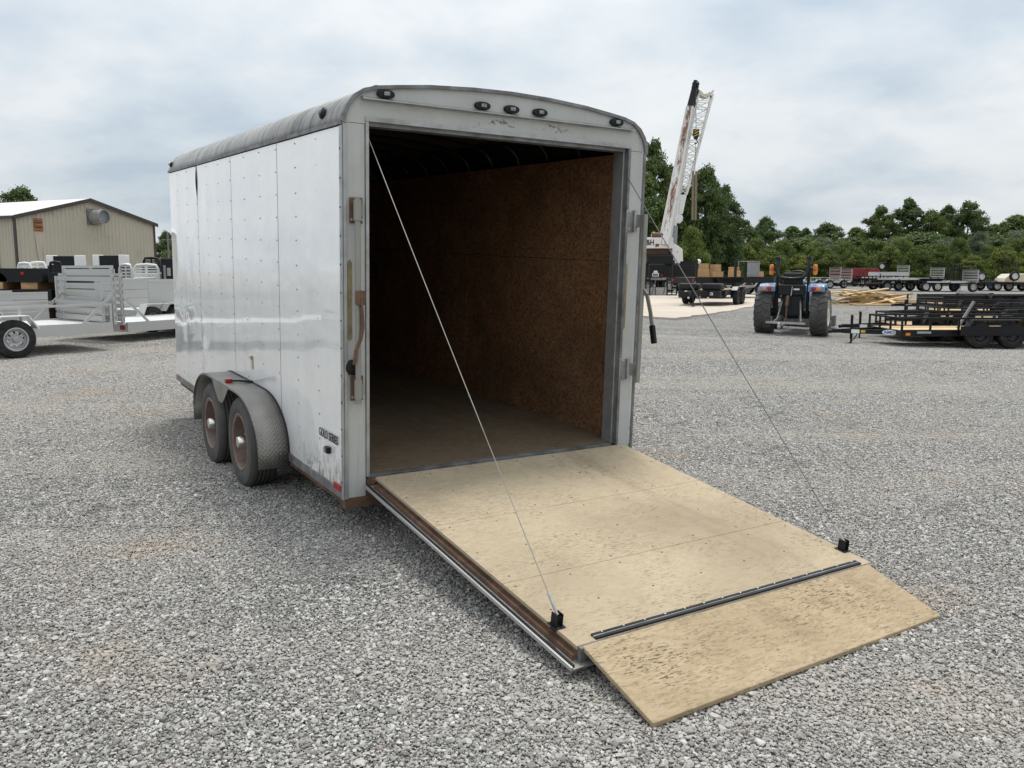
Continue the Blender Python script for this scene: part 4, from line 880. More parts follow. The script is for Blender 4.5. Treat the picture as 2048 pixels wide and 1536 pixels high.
far('utility_trailer', 'black trailer with tall mesh gate, blue jack and upright spare tyre', 1946, 581.5, 0.0, L=2.6, rail=0.35, posts=4, gate='mesh', gate_h=1.5, dz=0.65, spare=(0.0, -1.0, 1.05), rim='rim_white', jack='jack_blue')
far('car_hauler', 'black car hauler with beige nose fairing and a spare tyre', 2004, 582.5, 0.0, L=4.2, dz=0.62, spare=(0.2, -1.05, 1.1), rim='rim_white', md='pine', jack='jack_blue')
far('utility_trailer', 'black railed trailer loaded with a timber framed cage at the edge of the lot', 2026, 577, 0.05, L=3.6, rail=0.5, dz=0.75, gate='mesh', gate_h=1.6, rim='rim_black', posts=6)
far('flatbed_trailer', 'black flatbed trailer with pale deck behind the black railed trailer', 1792, 571, 0.03, L=5.0, dz=1.0, tr=0.38, rim='rim_black', md='alu_deck')
# red truck bodies
def red_body(label, u, v, L, h, rz=0.05):
    p = G(u, v); T = thing('red_body', label, 'trailer', (p.x, p.y, 0), rz, 'red dump bodies behind the trailers')
    MB().box(0, L, -0.9, 0.9, 0.75, 0.75 + h).build('box_body', MT['red_paint'], T, bevel=0.03)
    for i in range(int(L / 0.8) + 1): MB().box(i*0.8, i*0.8 + 0.08, -0.96, -0.901, 0.76, 0.74 + h).build('rib', MT['red_paint'], T)
    MB().box(0, L, -0.5, 0.5, 0.45, 0.749).build('chassis', MT['black'], T)
    for x in (L*0.4, L*0.62):
        for s in (-1, 1): make_wheel(T, (x, s*0.75, 0.37), (0, s, 0), 0.37, 0.2, 0.2, MT['rubber'], MT['rim_grey'], 6, 0, None, 16)
    MB().beam((0, 0, 0.5), (-1.2, 0, 0.5), 0.2, 0.12).build('tongue', MT['black'], T)
    MB().box(-0.95, -0.85, -0.05, 0.05, 0.0, 0.45).build('jack', MT['black'], T)
red_body('dark red dump body with ribbed side beside the slatted gate', 1692, 573, 2.9, 0.95)
red_body('dark red dump body half hidden by the short aluminium trailer', 1655, 572, 1.9, 0.75)
p = G(1988, 582.5); T = tag(MB().prism([(0, 0.66), (0.1, 0.95), (0.5, 1.25), (1.5, 1.28), (1.9, 1.1), (2.5, 0.9), (2.8, 0.66)], (p.x + 0.3, p.y - 0.6, 0), (1,0,0), (0,0,1), (0, 1.3, 0)).build('nose_fairing', MT['beige'], None, bevel=0.06), 'beige moulded fairing with sloping front resting on the car hauler', 'fairing')
# raised spare wheel
p = G(1760, 574); s = thing('spare_wheel_stand', 'spare wheel carried high on a post behind the slatted gates', 'spare wheel', (p.x, p.y, 0))
z = CAM_H + (540 - 533) / F_PX * p.y; make_wheel(s, (0, -0.1, z), (0, -1, 0), 0.33, 0.2, 0.19, MT['rubber'], MT['rim_white'], 6, 0, None, 24); MB().beam((0, 0.02, z), (0, 0.02, 0), 0.1, 0.1).build('post', MT['black'], s)
# black racks standing behind the far row
def rack(label, u, v, w, h, bars, mat='black'):
    p = G(u, v); T = thing('steel_rack', label, 'rack', (p.x, p.y, 0), 0.05, 'open steel racks behind the far trailers')
    for x in (0, w): MB().box(x, x+.06, -.03, .03, 0, h).build('upright', MT[mat], T)
    for i in range(bars): z = 0.5 + (h-0.55)*i/(bars-1); MB().box(.061, w-.001, -.02, .02, z, z+.05).build('bar', MT[mat], T)
rack('tall open black rack behind the black trailer with mesh gate', 1862, 573, 2.6, 2.2, 6)
rack('wide black rack between the two trailers with spare tyres', 1905, 574, 2.2, 2.0, 7)
rack('weathered timber coloured rack at the far right of the lot', 2005, 571, 3.2, 2.3, 6, 'old_wood')
p = G(1690, 566); MB2 = MB().box(0, 1.0, 0, 0.8, 0, 2.35); tag(MB2.build('waste_bin', MT['green_bin'], None, bevel=0.04), 'dark green upright container in front of the bushes', 'container').location = (p.x, p.y, 0)

# ---- lumber pile
def lumber():
    rs = random.Random(21); c = G(1735, 608); n = 0
    kinds = ('long pale board', 'short sawn board', 'thick square post', 'split board')
    G_ = 'sawn offcuts in the lumber pile'
    for i in range(70):
        r = abs(rs.gauss(0, 0.42)); u = rs.gauss(0, 1); x = c.x + u*0.85 + rs.uniform(-.5, .8); y = c.y + rs.gauss(0, 0.75)
        k = rs.choice((0, 0, 1, 1, 2, 3)); L = (rs.uniform(1.8, 2.9), rs.uniform(.6, 1.2), rs.uniform(.5, 1.0), rs.uniform(1.0, 1.8))[k]
        w, t = ((.18, .045), (.16, .05), (.22, .2), (.12, .06))[k]
        lim = max(0.0, 0.62*(1 - ((x-c.x+0.3)/1.9)**2 - ((y-c.y)/1.6)**2)); z = rs.uniform(0.02, max(0.06, lim)) if lim > 0 else 0.03
        if abs(x-c.x) > 2.4: z = 0.03
        tilt = rs.uniform(-.22, .22) if z > 0.2 else 0.0
        o = MB().box(-L/2, L/2, -w/2, w/2, -t/2, t/2).build('lumber_board', MT['pine'], None, bevel=0.004)
        o.location = (x, y, max(z, t/2 + abs(math.sin(tilt))*L/2)); o.rotation_euler = (rs.uniform(-.25, .25) if z > .2 else 0, tilt, rs.gauss(0.0, 0.45) if k == 0 else rs.uniform(-1.4, 1.4))
        tag(o, ('long pale sawn board lying in the loose lumber pile', 'short sawn board offcut in the loose lumber pile', 'thick square timber block in the loose lumber pile', 'narrow split board in the loose lumber pile')[k], 'board', G_)
    for i, (dx, dy, L, zr) in enumerate(((2.0, -0.6, 2.6, -0.20), (2.2, 0.0, 3.0, -0.06), (-0.4, -1.6, 3.2, -0.12), (0.2, -2.0, 3.0, -0.18))):
        o = MB().box(-L/2, L/2, -.1, .1, 0, .2 if i == 0 else .06).build('lumber_board', MT['pine'], None, bevel=0.004); o.location = (c.x + dx, c.y + dy, gz(c.x+dx, c.y+dy)); o.rotation_euler = (0, 0, zr)
        tag(o, 'heavy squared beam lying beside the loose lumber pile' if i == 0 else 'long plank lying on the gravel at the foot of the lumber pile', 'board', G_)
lumber()
# ------------------------------------------------------------------ left side: aluminium trailers, truck beds, building
GA = 'aluminium trailers by the steel building'
eA = math.atan2(0.78, 0.62)
T = open_trailer('utility_trailer', 'aluminium trailer with folded slatted ramp gate and a grey steel wheel at the lot edge', (-8.51 - 0.62*5.0, 16.95 - 0.78*5.0, 0), eA, 5.0, 2.06, 0.53, 0.34, 'alu', 'alu_deck', rail=0.38, rt=0.045, posts=4, axles=1, ax_at=0.635, gate='slat', gate_h=1.10, gate_tilt=0.0, beam=0.19, fender='white', rim='rim_grey', planks=8, tongue=1.3, brace=True, group=GA, jack='steel')
MB().box(2.6, 2.72, -1.31, -1.27, 0.62, 0.68).build('fender_lamp', MT['red_lens'], T)
# second leaf of the folded gate
g2 = MB().box(4.86, 4.90, -0.98, -0.93, 0.56, 1.42).box(4.86, 4.90, 0.93, 0.98, 0.56, 1.42).box(4.86, 4.90, -0.93, 0.93, 0.56, 0.60).build('gate_leaf', MT['alu'], T)
for i in range(3): MB().box(4.84, 4.855, -0.98, 0.98, 0.58 + i*0.14, 0.67 + i*0.14).build('slat', MT['alu'], g2)
rA2 = Vector((-11.75, 20.7)); T = open_trailer('utility_trailer', 'aluminium trailer with solid side and white fender bearing a blue oval', (rA2.x - 0.62*5.0, rA2.y - 0.78*5.0, 0), eA, 5.0, 2.0, 0.55, 0.34, 'alu', 'alu_deck', solid=0.42, axles=2, ax_at=0.62, gate=None, beam=0.15, fender='white', rim='rim_grey', planks=5, tongue=1.3, group=GA)
el = [(0.13*math.cos(2*PI*i/20), 0.06*math.sin(2*PI*i/20)) for i in range(20)]; MB().prism(el, (2.55, -1.285, 0.60), (1,0,0), (0,0,1), (0, -0.006, 0)).build('oval_badge', MT['sky_print'], T)
eB = math.atan2(-0.89, -0.45); nB = Vector((-8.16, 18.0)); cB = nB + Vector((-0.89, 0.45))*1.0
T = open_trailer('utility_trailer', 'aluminium flat deck trailer with upright gate posts and diagonal braces behind the cargo trailer', (cB.x + 0.45*5.2, cB.y + 0.89*5.2, 0), eB, 5.2, 2.0, 0.42, 0.32, 'alu', 'alu_deck', rail=0.0, axles=2, ax_at=0.45, gate='slat', gate_h=1.05, beam=0.19, fender='alu', rim='rim_grey', planks=8, tongue=1.3, brace=True, group=GA)
nB2 = Vector((-9.2, 21.6)); cB2 = nB2 + Vector((-0.89, 0.45))*1.0
open_trailer('utility_trailer', 'aluminium trailer with tall ribbed side boards beyond the flat deck one', (cB2.x + 0.45*5.4, cB2.y + 0.89*5.4, 0), eB, 5.4, 2.0, 0.52, 0.33, 'alu', 'alu_deck', solid=0.70, axles=2, ax_at=0.80, gate=None, beam=0.15, fender='alu', rim='rim_grey', planks=5, tongue=1.3, group=GA)
# ---- truck beds
def truck_bed(label, c, rz, L, z, h=0.42, Wd=2.1, rack=None, mat='black', group='black truck beds stacked by the aluminium trailers'):
    T = thing('truck_bed', label, 'truck bed', (c[0], c[1], z), rz, group)
    arch = [(L*0.5 + 0.48*math.cos(t), 0.36*math.sin(t)) for t in [PI*i/10 for i in range(11)]]
    poly = [(0, 0), (0, h), (L, h), (L, 0)] + arch
    for s in (-1, 1): MB().prism(poly, (0, s*Wd/2, 0), (1,0,0), (0,0,1), (0, -s*0.25, 0)).build('side_skirt', MT[mat], T)
    MB().box(0.0, L, -Wd/2 + 0.26, Wd/2 - 0.26, h - 0.10, h - 0.002).build('bed_floor', MT[mat], T)
    for x in (0.3, L-0.4): MB().box(x, x+0.12, -Wd/2 + 0.26, Wd/2 - 0.26, 0.0, h - 0.101).build('cross_rail', MT[mat], T)
    MB().box(L, L + 0.04, -Wd/2, Wd/2, 0.02, h).build('tail_skirt', MT[mat], T)
    MB().box(L*0.80, L*0.80 + 0.10, -Wd/2 - 0.012, -Wd/2 - 0.001, h*0.55, h*0.75).build('side_marker', MT['red_lens'], T)
    if rack:
        for s in (-1, 1): MB().box(0.0, 0.08, s*0.8 - 0.04, s*0.8 + 0.04, h, h + rack).build('rack_post', MT[mat], T)
        MB().box(0.0, 0.08, -0.85, 0.85, h + rack, h + rack + 0.08).build('rack_top', MT[mat], T)
        for i in range(4): MB().box(0.02, 0.06, -0.758, 0.758, h + rack*(i+0.6)/4.8, h + rack*(i+0.6)/4.8 + 0.05).build('rack_bar', MT[mat], T)
    return T
def block(label, x, y, z, a, b, c, mat='old_wood'):
    tag(MB().box(x-a/2, x+a/2, y-b/2, y+b/2, z, z+c).build('timber_block', MT[mat], None, bevel=0.01), label, 'block', 'timber blocks under the truck beds')
bp = at(105, 560, 26.5); L_ = 3.0
x0, y0 = bp.x - L_, 26.9
truck_bed('black truck bed with round wheel arches, lower of the stack of two', (x0 + 0.25, y0), 0.0, L_, 0.52, 0.44)
for x in (x0 + 0.6, x0 + 2.8): block('timber block carrying the lower black truck bed', x, y0, 0, 0.25, 1.9, 0.52)
truck_bed('black truck bed with tall headache rack, topmost of the stack of two', (x0, y0), 0.0, L_, 1.17, 0.42, rack=0.85)
for x in (x0 + 0.5, x0 + 1.55, x0 + 2.6): block('pale timber block between the two stacked black truck beds', x, y0, 0.96, 0.5, 2.0, 0.21, 'box_tan')
def hrack(label, u0, u1, vt, vb, Y, mat, bars, legs=True, grp='headache racks and bed frames'):
    a, b = at(u0, vb, Y), at(u1, vt, Y); w = b.x - a.x; T = thing('headache_rack', label, 'rack', (a.x, Y, 0), 0.12, grp); z0, z1 = a.z, b.z; r = 0.045
    MB().tube([(0, 0, z0), (w*0.03, 0, z1 - 0.14), (w*0.12, 0, z1 - 0.02), (w*0.5, 0, z1), (w*0.88, 0, z1 - 0.02), (w*0.97, 0, z1 - 0.14), (w, 0, z0)], r, 8).build('hoop', MT[mat], T, smooth=50)
    for i in range(bars): z = z0 + (z1 - z0)*(i + 0.5)/(bars + 0.3); MB().box(w*0.05, w*0.95, -0.015, 0.015, z, z + 0.05).build('bar', MT[mat], T)
    MB().box(w*0.45, w*0.55, -0.02, 0.014, z0, z1 - 0.03).build('upright', MT[mat], T)
    MB().box(-0.05, w + 0.05, -0.05, 2.2, z0 - 0.30, z0).build('bed', MT[mat], T, bevel=0.02)
    for x in (0.1, w - 0.2): MB().box(x, x + 0.12, 0.2, 2.0, 0.0, z0 - 0.301).build('stand', MT['old_wood'], T)
hrack('white tubular headache rack behind the black truck beds', 36, 60, 526, 537, 29.5, 'white', 3)
hrack('white square headache rack with a light frame, between the truck beds and service bodies', 60, 90, 524.5, 537, 29.8, 'white', 2)
hrack('black headache rack with slim bars rising beside the slatted gate', 100, 121, 524, 545, 25.5, 'black', 4)
hrack('aluminium headache rack with square grille standing past the folded gate', 240, 262, 529, 556, 25.0, 'alu', 4)
hrack('white flat truck bed with low railed headboard and dark lamps', 268, 315, 529, 546, 30.5, 'white', 3)
hrack('small black headache rack with slanted sides in front of the building corner', 287, 317, 515.5, 530, 33.0, 'black', 3)
def service_body(label, u0, u1, vt, Y):
    a = at(u0, vt, Y); b = at(u1, vt, Y); w = b.x - a.x; zt = a.z; T = thing('service_body', label, 'truck body', (a.x, Y, 0), 0.05, 'white service bodies with black bulkheads')
    for x0, x1 in ((0, w*0.20), (w*0.80, w)): MB().box(x0, x1, 0, 0.45, zt - 0.42, zt).build('side_box', MT['white'], T, bevel=0.02)
    MB().box(w*0.20 + 0.002, w*0.80 - 0.002, 0.04, 0.10, zt - 0.62, zt - 0.03).build('bulkhead', MT['black'], T)
    MB().box(-0.02, w + 0.02, -0.01, 0.6, zt - 0.75, zt - 0.425).build('skirt', MT['black'], T)
    MB().box(0.1, w - 0.1, 0.2, 2.2, 0.45, zt - 0.751).build('bed', MT['black'], T)
    for x in (0.15, w - 0.35): MB().box(x, x + 0.2, 0.3, 2.1, 0, 0.449).build('stand', MT['old_wood'], T)
service_body('white service body with black bulkhead behind the black truck beds', 91, 160, 510.5, 34)
service_body('white service body with black bulkhead nearest the building fan', 184, 248, 509.5, 33)
# dark truck body beside the cargo trailer's nose
a = at(320, 516, 30); T = thing('black_box_body', 'black upright truck box body partly behind the cargo trailer', 'truck body', (a.x, 30, 0), 0.1)
MB().box(0, 1.6, 0, 2.2, 0.5, a.z).build('box', MT['black'], T, bevel=0.05); MB().box(0.1, 0.18, -0.03, -0.001, 0.8, a.z - 0.25).build('door_seam', MT['grey_panel'], T); MB().box(0.22, 0.34, -0.02, -0.001, a.z - 0.62, a.z - 0.34).build('window', MT['rim_grey'], T); MB().box(0.1, 1.5, 0.2, 2.0, 0, 0.499).build('stand', MT['old_wood'], T)

# ---- the steel building
def building():
    Lc, Rc = Vector((-31.6, 54.8)), Vector((-27.0, 64.8)); g = (Rc - Lc); gw = g.length; g.normalize(); s = Vector((-g.y, g.x)); LB = 26.0; EH, RH = 4.90, 6.29
    rz = math.atan2(g.y, g.x); T = thing('steel_building', 'tan ribbed steel building with brown trim, white roof and a round exhaust fan', 'building', (Lc.x, Lc.y, 0), rz)
    # local: x along gable, y back along the building, z up
    gable = [(0, 0), (gw, 0), (gw, EH), (gw/2, RH), (0, EH)]
    MB().prism(gable, (0, 0, 0), (1,0,0), (0,0,1), (0, 0.1, 0)).build('gable_wall', MT['tan_steel'], T)
    MB().box(-0.0, 0.1, 0.1, LB, 0, EH).build('side_wall', MT['tan_steel'], T); MB().box(gw-0.1, gw, 0.1, LB, 0, EH).build('side_wall', MT['tan_steel'], T)
    MB().prism(gable, (0, LB, 0), (1,0,0), (0,0,1), (0, 0.1, 0)).build('gable_wall', MT['tan_steel'], T)
    n = int(gw / 0.30); r = MB()
    for i in range(1, n):                            # cladding ribs on the gable
        x = gw*i/n; zt = EH + (RH-EH)*(1 - abs(x - gw/2)/(gw/2)) - 0.18
        MB().prism([(-0.06, 0), (-0.025, -0.045), (0.025, -0.045), (0.06, 0)], (x, 0, 0.0), (1,0,0), (0,1,0), (0, 0, zt)).build('rib', MT['tan_steel'], T)
    for i in range(1, 22):
        y = 0.1 + i*0.30; MB().prism([(0, -0.06), (-0.045, -0.025), (-0.045, 0.025), (0, 0.06)], (0, y, 0), (1,0,0), (0,1,0), (0, 0, EH-0.1)).build('rib', MT['tan_steel'], T)
    for sd in (-1, 1):
        a = (gw/2, RH + 0.06); b = (gw/2 + sd*(gw/2 + 0.25), EH - 0.01); d = Vector((b[0]-a[0], b[1]-a[1]))
        MB().prism([a, b, (b[0], b[1]+0.08), (a[0], a[1]+0.08)], (0, -0.20, 0), (1,0,0), (0,0,1), (0, LB + 0.5, 0)).build('roof_slope', MT['roof'], T)
        MB().prism([(a[0], a[1]-0.16), (b[0], b[1]-0.16), (b[0], b[1]+0.09), (a[0], a[1]+0.09)], (0, -0.26, 0), (1,0,0), (0,0,1), (0, 0.055, 0)).build('rake_trim', MT['brown_trim'], T)
        MB().box((gw if sd > 0 else 0) - 0.07 + (0.05*sd), (gw if sd > 0 else 0) + 0.07 + 0.05*sd, -0.07, 0.07, 0, EH).build('corner_trim', MT['brown_trim'], T)
    MB().box(-0.36, -0.24, -0.2, LB, EH - 0.12, EH + 0.04).build('gutter', MT['brown_trim'], T)
    MB().box(-0.13, -0.046, 1.75, 1.90, 0, EH - 0.1).build('downspout', MT['brown_trim'], T)
    # exhaust fan: plate and short round duct (axis out of the gable, turned a little)
    fx, fz = gw*0.53, 5.18
    p = MB().box(fx - 0.55, fx + 0.42, -0.09, -0.046, fz - 0.55, fz + 0.55).build('fan_plate', MT['grey_steel'], T)
    MB().lathe([(0.50, 0.0), (0.50, 0.95), (0.46, 0.95), (0.46, 0.1), (0.0005, 0.1)], (fx, -0.09, fz), (0.05, -1, 0), 28).build('fan_duct', MT['steel'], p, smooth=40)
    MB().lathe([(0.455, 0.72), (0.0005, 0.70)], (fx, -0.09, fz), (0.05, -1, 0), 24).build('fan_blades', MT['grey_panel'], p)
    # rusty louvre
    lx, lz = 1.55, 4.45; q = MB().box(lx - 0.34, lx + 0.34, -0.08, -0.046, lz - 0.42, lz + 0.42).build('louvre', MT['rusty_vent'], T)
    for i in range(5): MB().beam((lx - 0.27, -0.10, lz - 0.30 + i*0.15), (lx + 0.20 + 0.06*(i % 2), -0.10, lz - 0.30 + i*0.15), 0.07, 0.05, (0, 0.5, 1)).build('louvre_blade', MT['brown_trim'] if i % 2 else MT['rusty_vent'], q)
    MB().prism([(-0.30, 0), (0.30, 0), (0.22, -0.9), (0.12, -1.9), (-0.05, -2.2), (-0.2, -1.2)], (lx, -0.0495, lz - 0.42), (1,0,0), (0,0,1), (0, 0.003, 0)).build('rust_stain', MT['rust_stain'], T)
def stain_mat():
    n = NT('rust_run'); v = n.co(); c = n.mix(n.ramp(n.noise(n.co((3, 1, 0.5)), 1.5, 5), [(0.42, 0.0), (0.68, 0.45)]), (0.45, 0.41, 0.325), (0.37, 0.27, 0.15)); n.set('Base Color', c); n.set('Roughness', 0.6); return n.m
MT['rust_stain'] = stain_mat()
building()
# ------------------------------------------------------------------ truck crane
def crane_white(ax, off):
    n = NT('rust_streaked_white'); v = n.co()
    c = n.ramp(n.noise(v, 1.2, 5), [(0.3, (0.62, 0.61, 0.58)), (0.7, (0.76, 0.755, 0.735))])
    st = n.noise(n.co((3.5, 3.5, 0.38)), 1.0, 7, 0.68, 0.2); fine = n.noise(n.co((9, 9, 2)), 1.0, 6, 0.7)
    k = n.ma('MULTIPLY', n.ramp(st, [(0.50, 0.0), (0.58, 1.0)]), n.ramp(fine, [(0.40, 0.0), (0.55, 1.0)]))
    dt = n.N.new('ShaderNodeVectorMath'); dt.operation = 'DOT_PRODUCT'; n.L.new(v, dt.inputs[0]); dt.inputs[1].default_value = ax[:]
    wv = n.ma('ABSOLUTE', n.ma('SUBTRACT', dt.outputs['Value'], off)); cen = n.ramp(wv, [(0.12, 1.0), (0.22, 0.10)])
    st2 = n.ramp(n.noise(n.co((2.0, 2.0, 0.30)), 1.0, 7, 0.7, 0.3), [(0.42, 0.0), (0.50, 1.0)])
    c = n.mix(n.ma('MULTIPLY', cen, n.ma('MAXIMUM', k, n.ma('MULTIPLY', st2, n.ramp(fine, [(0.36, 0.0), (0.5, 1.0)])))), c, (0.19, 0.080, 0.042)); n.set('Base Color', c); n.set('Roughness', 0.5); return n.m
def crane():
    Y = 58.0; W_ = MT['crane_white']; base = at(1331, 590, Y)
    T = thing('truck_crane', 'old white truck crane with rust streaked boom and folded lattice jib', 'crane', (base.x, Y, 0)); ox, oy = base.x, Y
    def p(u, v, y=Y): q = at(u, v, y); return Vector((q.x - ox, y - oy, q.z))
    def bld(m, n_, mat, par=T, **k): return m.build(n_, mat, par, **k)
    # boom: tapered box turned so two faces show
    b0, b1 = p(1333, 476), p(1381.5, 214, Y + 1.0); d = (b1 - b0).normalized(); a = d.cross(Vector((0, 1, 0))).normalized()
    a = Matrix.Rotation(1.02, 3, d) @ a; c = d.cross(a).normalized()
    cw = crane_white(c, b0.dot(c))
    def bx(m, q0, q1, w0, h0, w1, h1):
        vs_ = []
        for q, w, h in ((q0, w0, h0), (q1, w1, h1)):
            for sx, sy in ((-1,-1), (1,-1), (1,1), (-1,1)): vs_.append(q + a*sx*w/2 + c*sy*h/2)
        return m.add(vs_, [(0,1,2,3),(7,6,5,4),(0,4,5,1),(1,5,6,2),(2,6,7,3),(3,7,4,0)])
    bm_ = bld(bx(MB(), b0 - d*0.5, b1, 0.72, 0.66, 0.46, 0.44), 'boom', cw)
    for s in (-1, 1):
        for t in (-1, 1): bld(MB().beam(b0 + (a*s*0.36 + c*t*0.33), b1 + (a*s*0.23 + c*t*0.22), 0.05, 0.05), 'boom_edge', W_, bm_)
    tip0, tip1 = b1 - d*0.05, p(1390, 178, Y + 1.15)
    bt = bld(bx(MB(), tip0, tip1, 0.42, 0.40, 0.36, 0.36), 'boom_tip', MT['black'], bm_)
    for s in (-1, 1): bld(MB().beam(tip1 + a*s*0.17, tip1 + a*s*0.22 + d*0.52, 0.08, 0.22, tuple(c)), 'sheave_plate', MT['black'], bm_)
    for k in (0.10, 0.32): bld(MB().lathe([(0.20, -0.08), (0.24, -0.06), (0.24, 0.06), (0.20, 0.08)], tip1 + d*k + a*0.02, a, 16, closed=True), 'sheave', MT['black'], bm_)
    bld(MB().beam(tip1 - a*0.1 + d*0.15, tip1 - a*0.55 - d*0.12, 0.22, 0.22), 'tip_bracket', MT['black'], bm_)
    for i, (k, w) in enumerate(((0.03, 0.30), (0.20, .28), (0.93, .35), (1.06, .3))):
        q = b0.lerp(b1, 1.0 - 0.0) - d*(k*2.2); bld(MB().beam(q + a*0.2, q + a*(0.2 + w), 0.05, 0.06), 'cable_guide', MT['grey_steel'], bm_)
    # lift cylinder
    bld(MB().tube([p(1348, 487, Y + 0.1), p(1350, 452, Y + 0.2)], 0.20, 12), 'lift_cylinder', MT['grey_panel'], smooth=40); bld(MB().tube([p(1350, 452, Y + 0.2), p(1357, 400, Y + 0.3)], 0.11, 10), 'cylinder_rod', MT['chrome'], smooth=40)
    # folded jib: solid heel then lattice
    def q4(u, v, w, dp, y): 
        m_ = p(u, v, y); return [m_ + Vector((sx*w/2, sy*dp/2, 0)) for sx, sy in ((-1,-1), (1,-1), (1,1), (-1,1))]
    h0, h1 = q4(1358, 428, 0.44, 0.4, Y + .5), q4(1363.5, 390, 0.58, 0.55, Y + .6)
    jb = bld(MB().add(h0 + h1, [(0,1,2,3),(7,6,5,4),(0,4,5,1),(1,5,6,2),(2,6,7,3),(3,7,4,0)]), 'jib_heel', W_)
    bld(MB().lathe([(0.30, -0.12), (0.34, -0.08), (0.34, 0.08), (0.30, 0.12), (0.0005, 0.12)], p(1356, 437, Y + .3), (0.3, -1, 0), 18, closed=False), 'jib_sheave', MT['chrome'])
    top = q4(1410, 190, 0.98, 0.75, Y + 1.6); lat = MB(); n = 15
    for i in range(4): lat.tube([h1[i], top[i]], 0.055, 6)
    for k in range(n):
        t0, t1 = k/n, (k+1)/n
        for i in range(4):
            j = (i + 1) % 4; A, Bq = (i, j) if k % 2 else (j, i)
            lat.tube([h1[A].lerp(top[A], t0), h1[Bq].lerp(top[Bq], t1)], 0.028, 4, False); lat.tube([h1[i].lerp(top[i], t1), h1[j].lerp(top[j], t1)], 0.022, 4, False)
    bld(lat, 'jib_lattice', W_, jb)
    pr = [(0, 0), (0.35, -0.18), (0.7, -0.20), (1.0, 0.12), (1.02, 0.30), (0.75, 0.06), (0.35, 0.02), (0.02, 0.30)]
    bld(MB().prism(pr, top[0] + Vector((-0.02, 0, 0)), (1,0,0), (0,0,1), (0, 0.7, 0)), 'jib_end', MT['beige'], jb)
    bld(MB().beam(p(1418, 185, Y+1.6), p(1425, 200, Y+1.6), 0.10, 0.10), 'jib_pin', MT['grey_steel'], jb)
    # hook block on its ropes, slings
    hb0 = p(1392, 268, Y + 0.4)
    bld(MB().tube([tip1 + d*0.2, hb0 + Vector((0, 0, 0.3))], 0.022, 5), 'hoist_rope', MT['grey_steel'])
    hb = bld(MB().prism([(-0.17, 0.32), (0.17, 0.32), (0.20, 0.0), (0.10, -0.34), (-0.10, -0.34), (-0.20, 0.0)], hb0 + Vector((0, -0.12, 0)), (1,0,0), (0,0,1), (0, 0.24, 0)), 'hook_block', MT['black'])
    for k in range(3): bld(MB().beam(hb0 + Vector((-0.14, -0.135, -0.16 + k*0.17)), hb0 + Vector((0.14, -0.135, -0.02 + k*0.17)), 0.01, 0.055), 'hazard_stripe', MT['yellow'], hb)
    hk = [hb0 + Vector((0.10*math.sin(t), 0, -0.50 - 0.13*math.cos(t))) for t in [PI*1.0 - i*0.45 for i in range(10)]]; bld(MB().tube([hb0 + Vector((0, 0, -0.30))] + hk[::1], 0.035, 6), 'hook', MT['black'], hb)
    s0, s1 = p(1389.5, 342, Y + .4), p(1388, 440, Y + .4)
    bld(MB().tube([hb0 + Vector((0, 0, -0.55)), s0], 0.02, 5), 'sling_rope', MT['webbing'])
    for k in (-0.10, 0.10): bld(MB().beam(s0 + Vector((k, 0, 0)), s1 + Vector((k, 0, 0.05*k)), 0.15, 0.02, (0, 1, 0)), 'sling_strap', MT['webbing'])
    # upper structure
    t0, t1 = p(1248, 497), p(1346, 475); bld(MB().box(t0.x, t1.x, -0.2, 2.4, t0.z, t1.z), 'turret', W_, bevel=0.04)
    bld(MB().box(p(1308, 0).x if False else t1.x - 1.9, t1.x - 0.2, 0.2, 2.2, t0.z - 0.55, t0.z), 'turntable', MT['rust'])
    cab = [(0, 0), (0, 1.45), (0.45, 1.15), (0.72, 0.95), (0.78, 0.0)]; c0 = p(1343, 527); bld(MB().prism(cab, c0 + Vector((0, -0.1, 0)), (1,0,0), (0,0,1), (0, 1.4, 0)), 'operator_cab', W_, bevel=0.06)
    bld(MB().box(p(1372, 0).x, p(1374.5, 0).x, 0.0, 0.06, p(0, 528).z, p(0, 506).z), 'guard_post', W_)
    bld(MB().tube([p(1310, 466), p(1306, 470), p(1306, 478)], 0.13, 10), 'winch_housing', W_, smooth=50); bld(MB().lathe([(0.22, -0.4), (0.22, 0.4), (0.0005, 0.4)], p(1314, 471), (1, 0, 0), 14), 'winch_drum', MT['rust'])
    text_mesh('P&H', 0.50, 'lettering', MT['black_print'], T, p(1296.5, 485.5) + Vector((0, -0.215, 0)), (1, 0, 0), (0, 0, 1), 0.004, 0.012, 0.78)
    bld(MB().box(p(1321, 0).x, p(1328, 0).x, -0.24, -0.2, p(0, 493).z, p(0, 488).z), 'rust_plate', MT['rust'])
    # carrier
    c0, c1 = p(1290, 558), p(1395, 530); bld(MB().box(c0.x - 3.0, c1.x, -0.2, 2.3, c0.z, c1.z), 'carrier_frame', MT['black'], bevel=0.04)
    e0, e1 = p(1292, 530), p(1346, 508); bld(MB().box(e0.x, e1.x, -0.35, 1.9, e0.z, e1.z), 'engine_hood', MT['black'], bevel=0.14)
    bld(MB().box(c1.x - 1.2, c1.x, -0.1, 2.2, c1.z, c1.z + 0.25), 'deck_plate', MT['black'])
    for x in (c0.x - 2.2, c0.x - 0.9, c0.x + 1.6, c0.x + 2.9):
        for y, s in ((-0.05, -1), (2.2, 1)): make_wheel(T, (x, y, 0.52), (0, s, 0), 0.52, 0.3, 0.27, MT['rubber'], MT['rim_grey'], 6, 0, None, 18)
    for x in (c0.x - 0.1, c0.x + 2.2): bld(MB().box(x, x + 0.25, -0.9, 2.9, 0.62, 0.88).box(x, x + 0.22, -0.95, -0.7, 0.0, 0.9), 'outrigger', MT['grey_steel'])
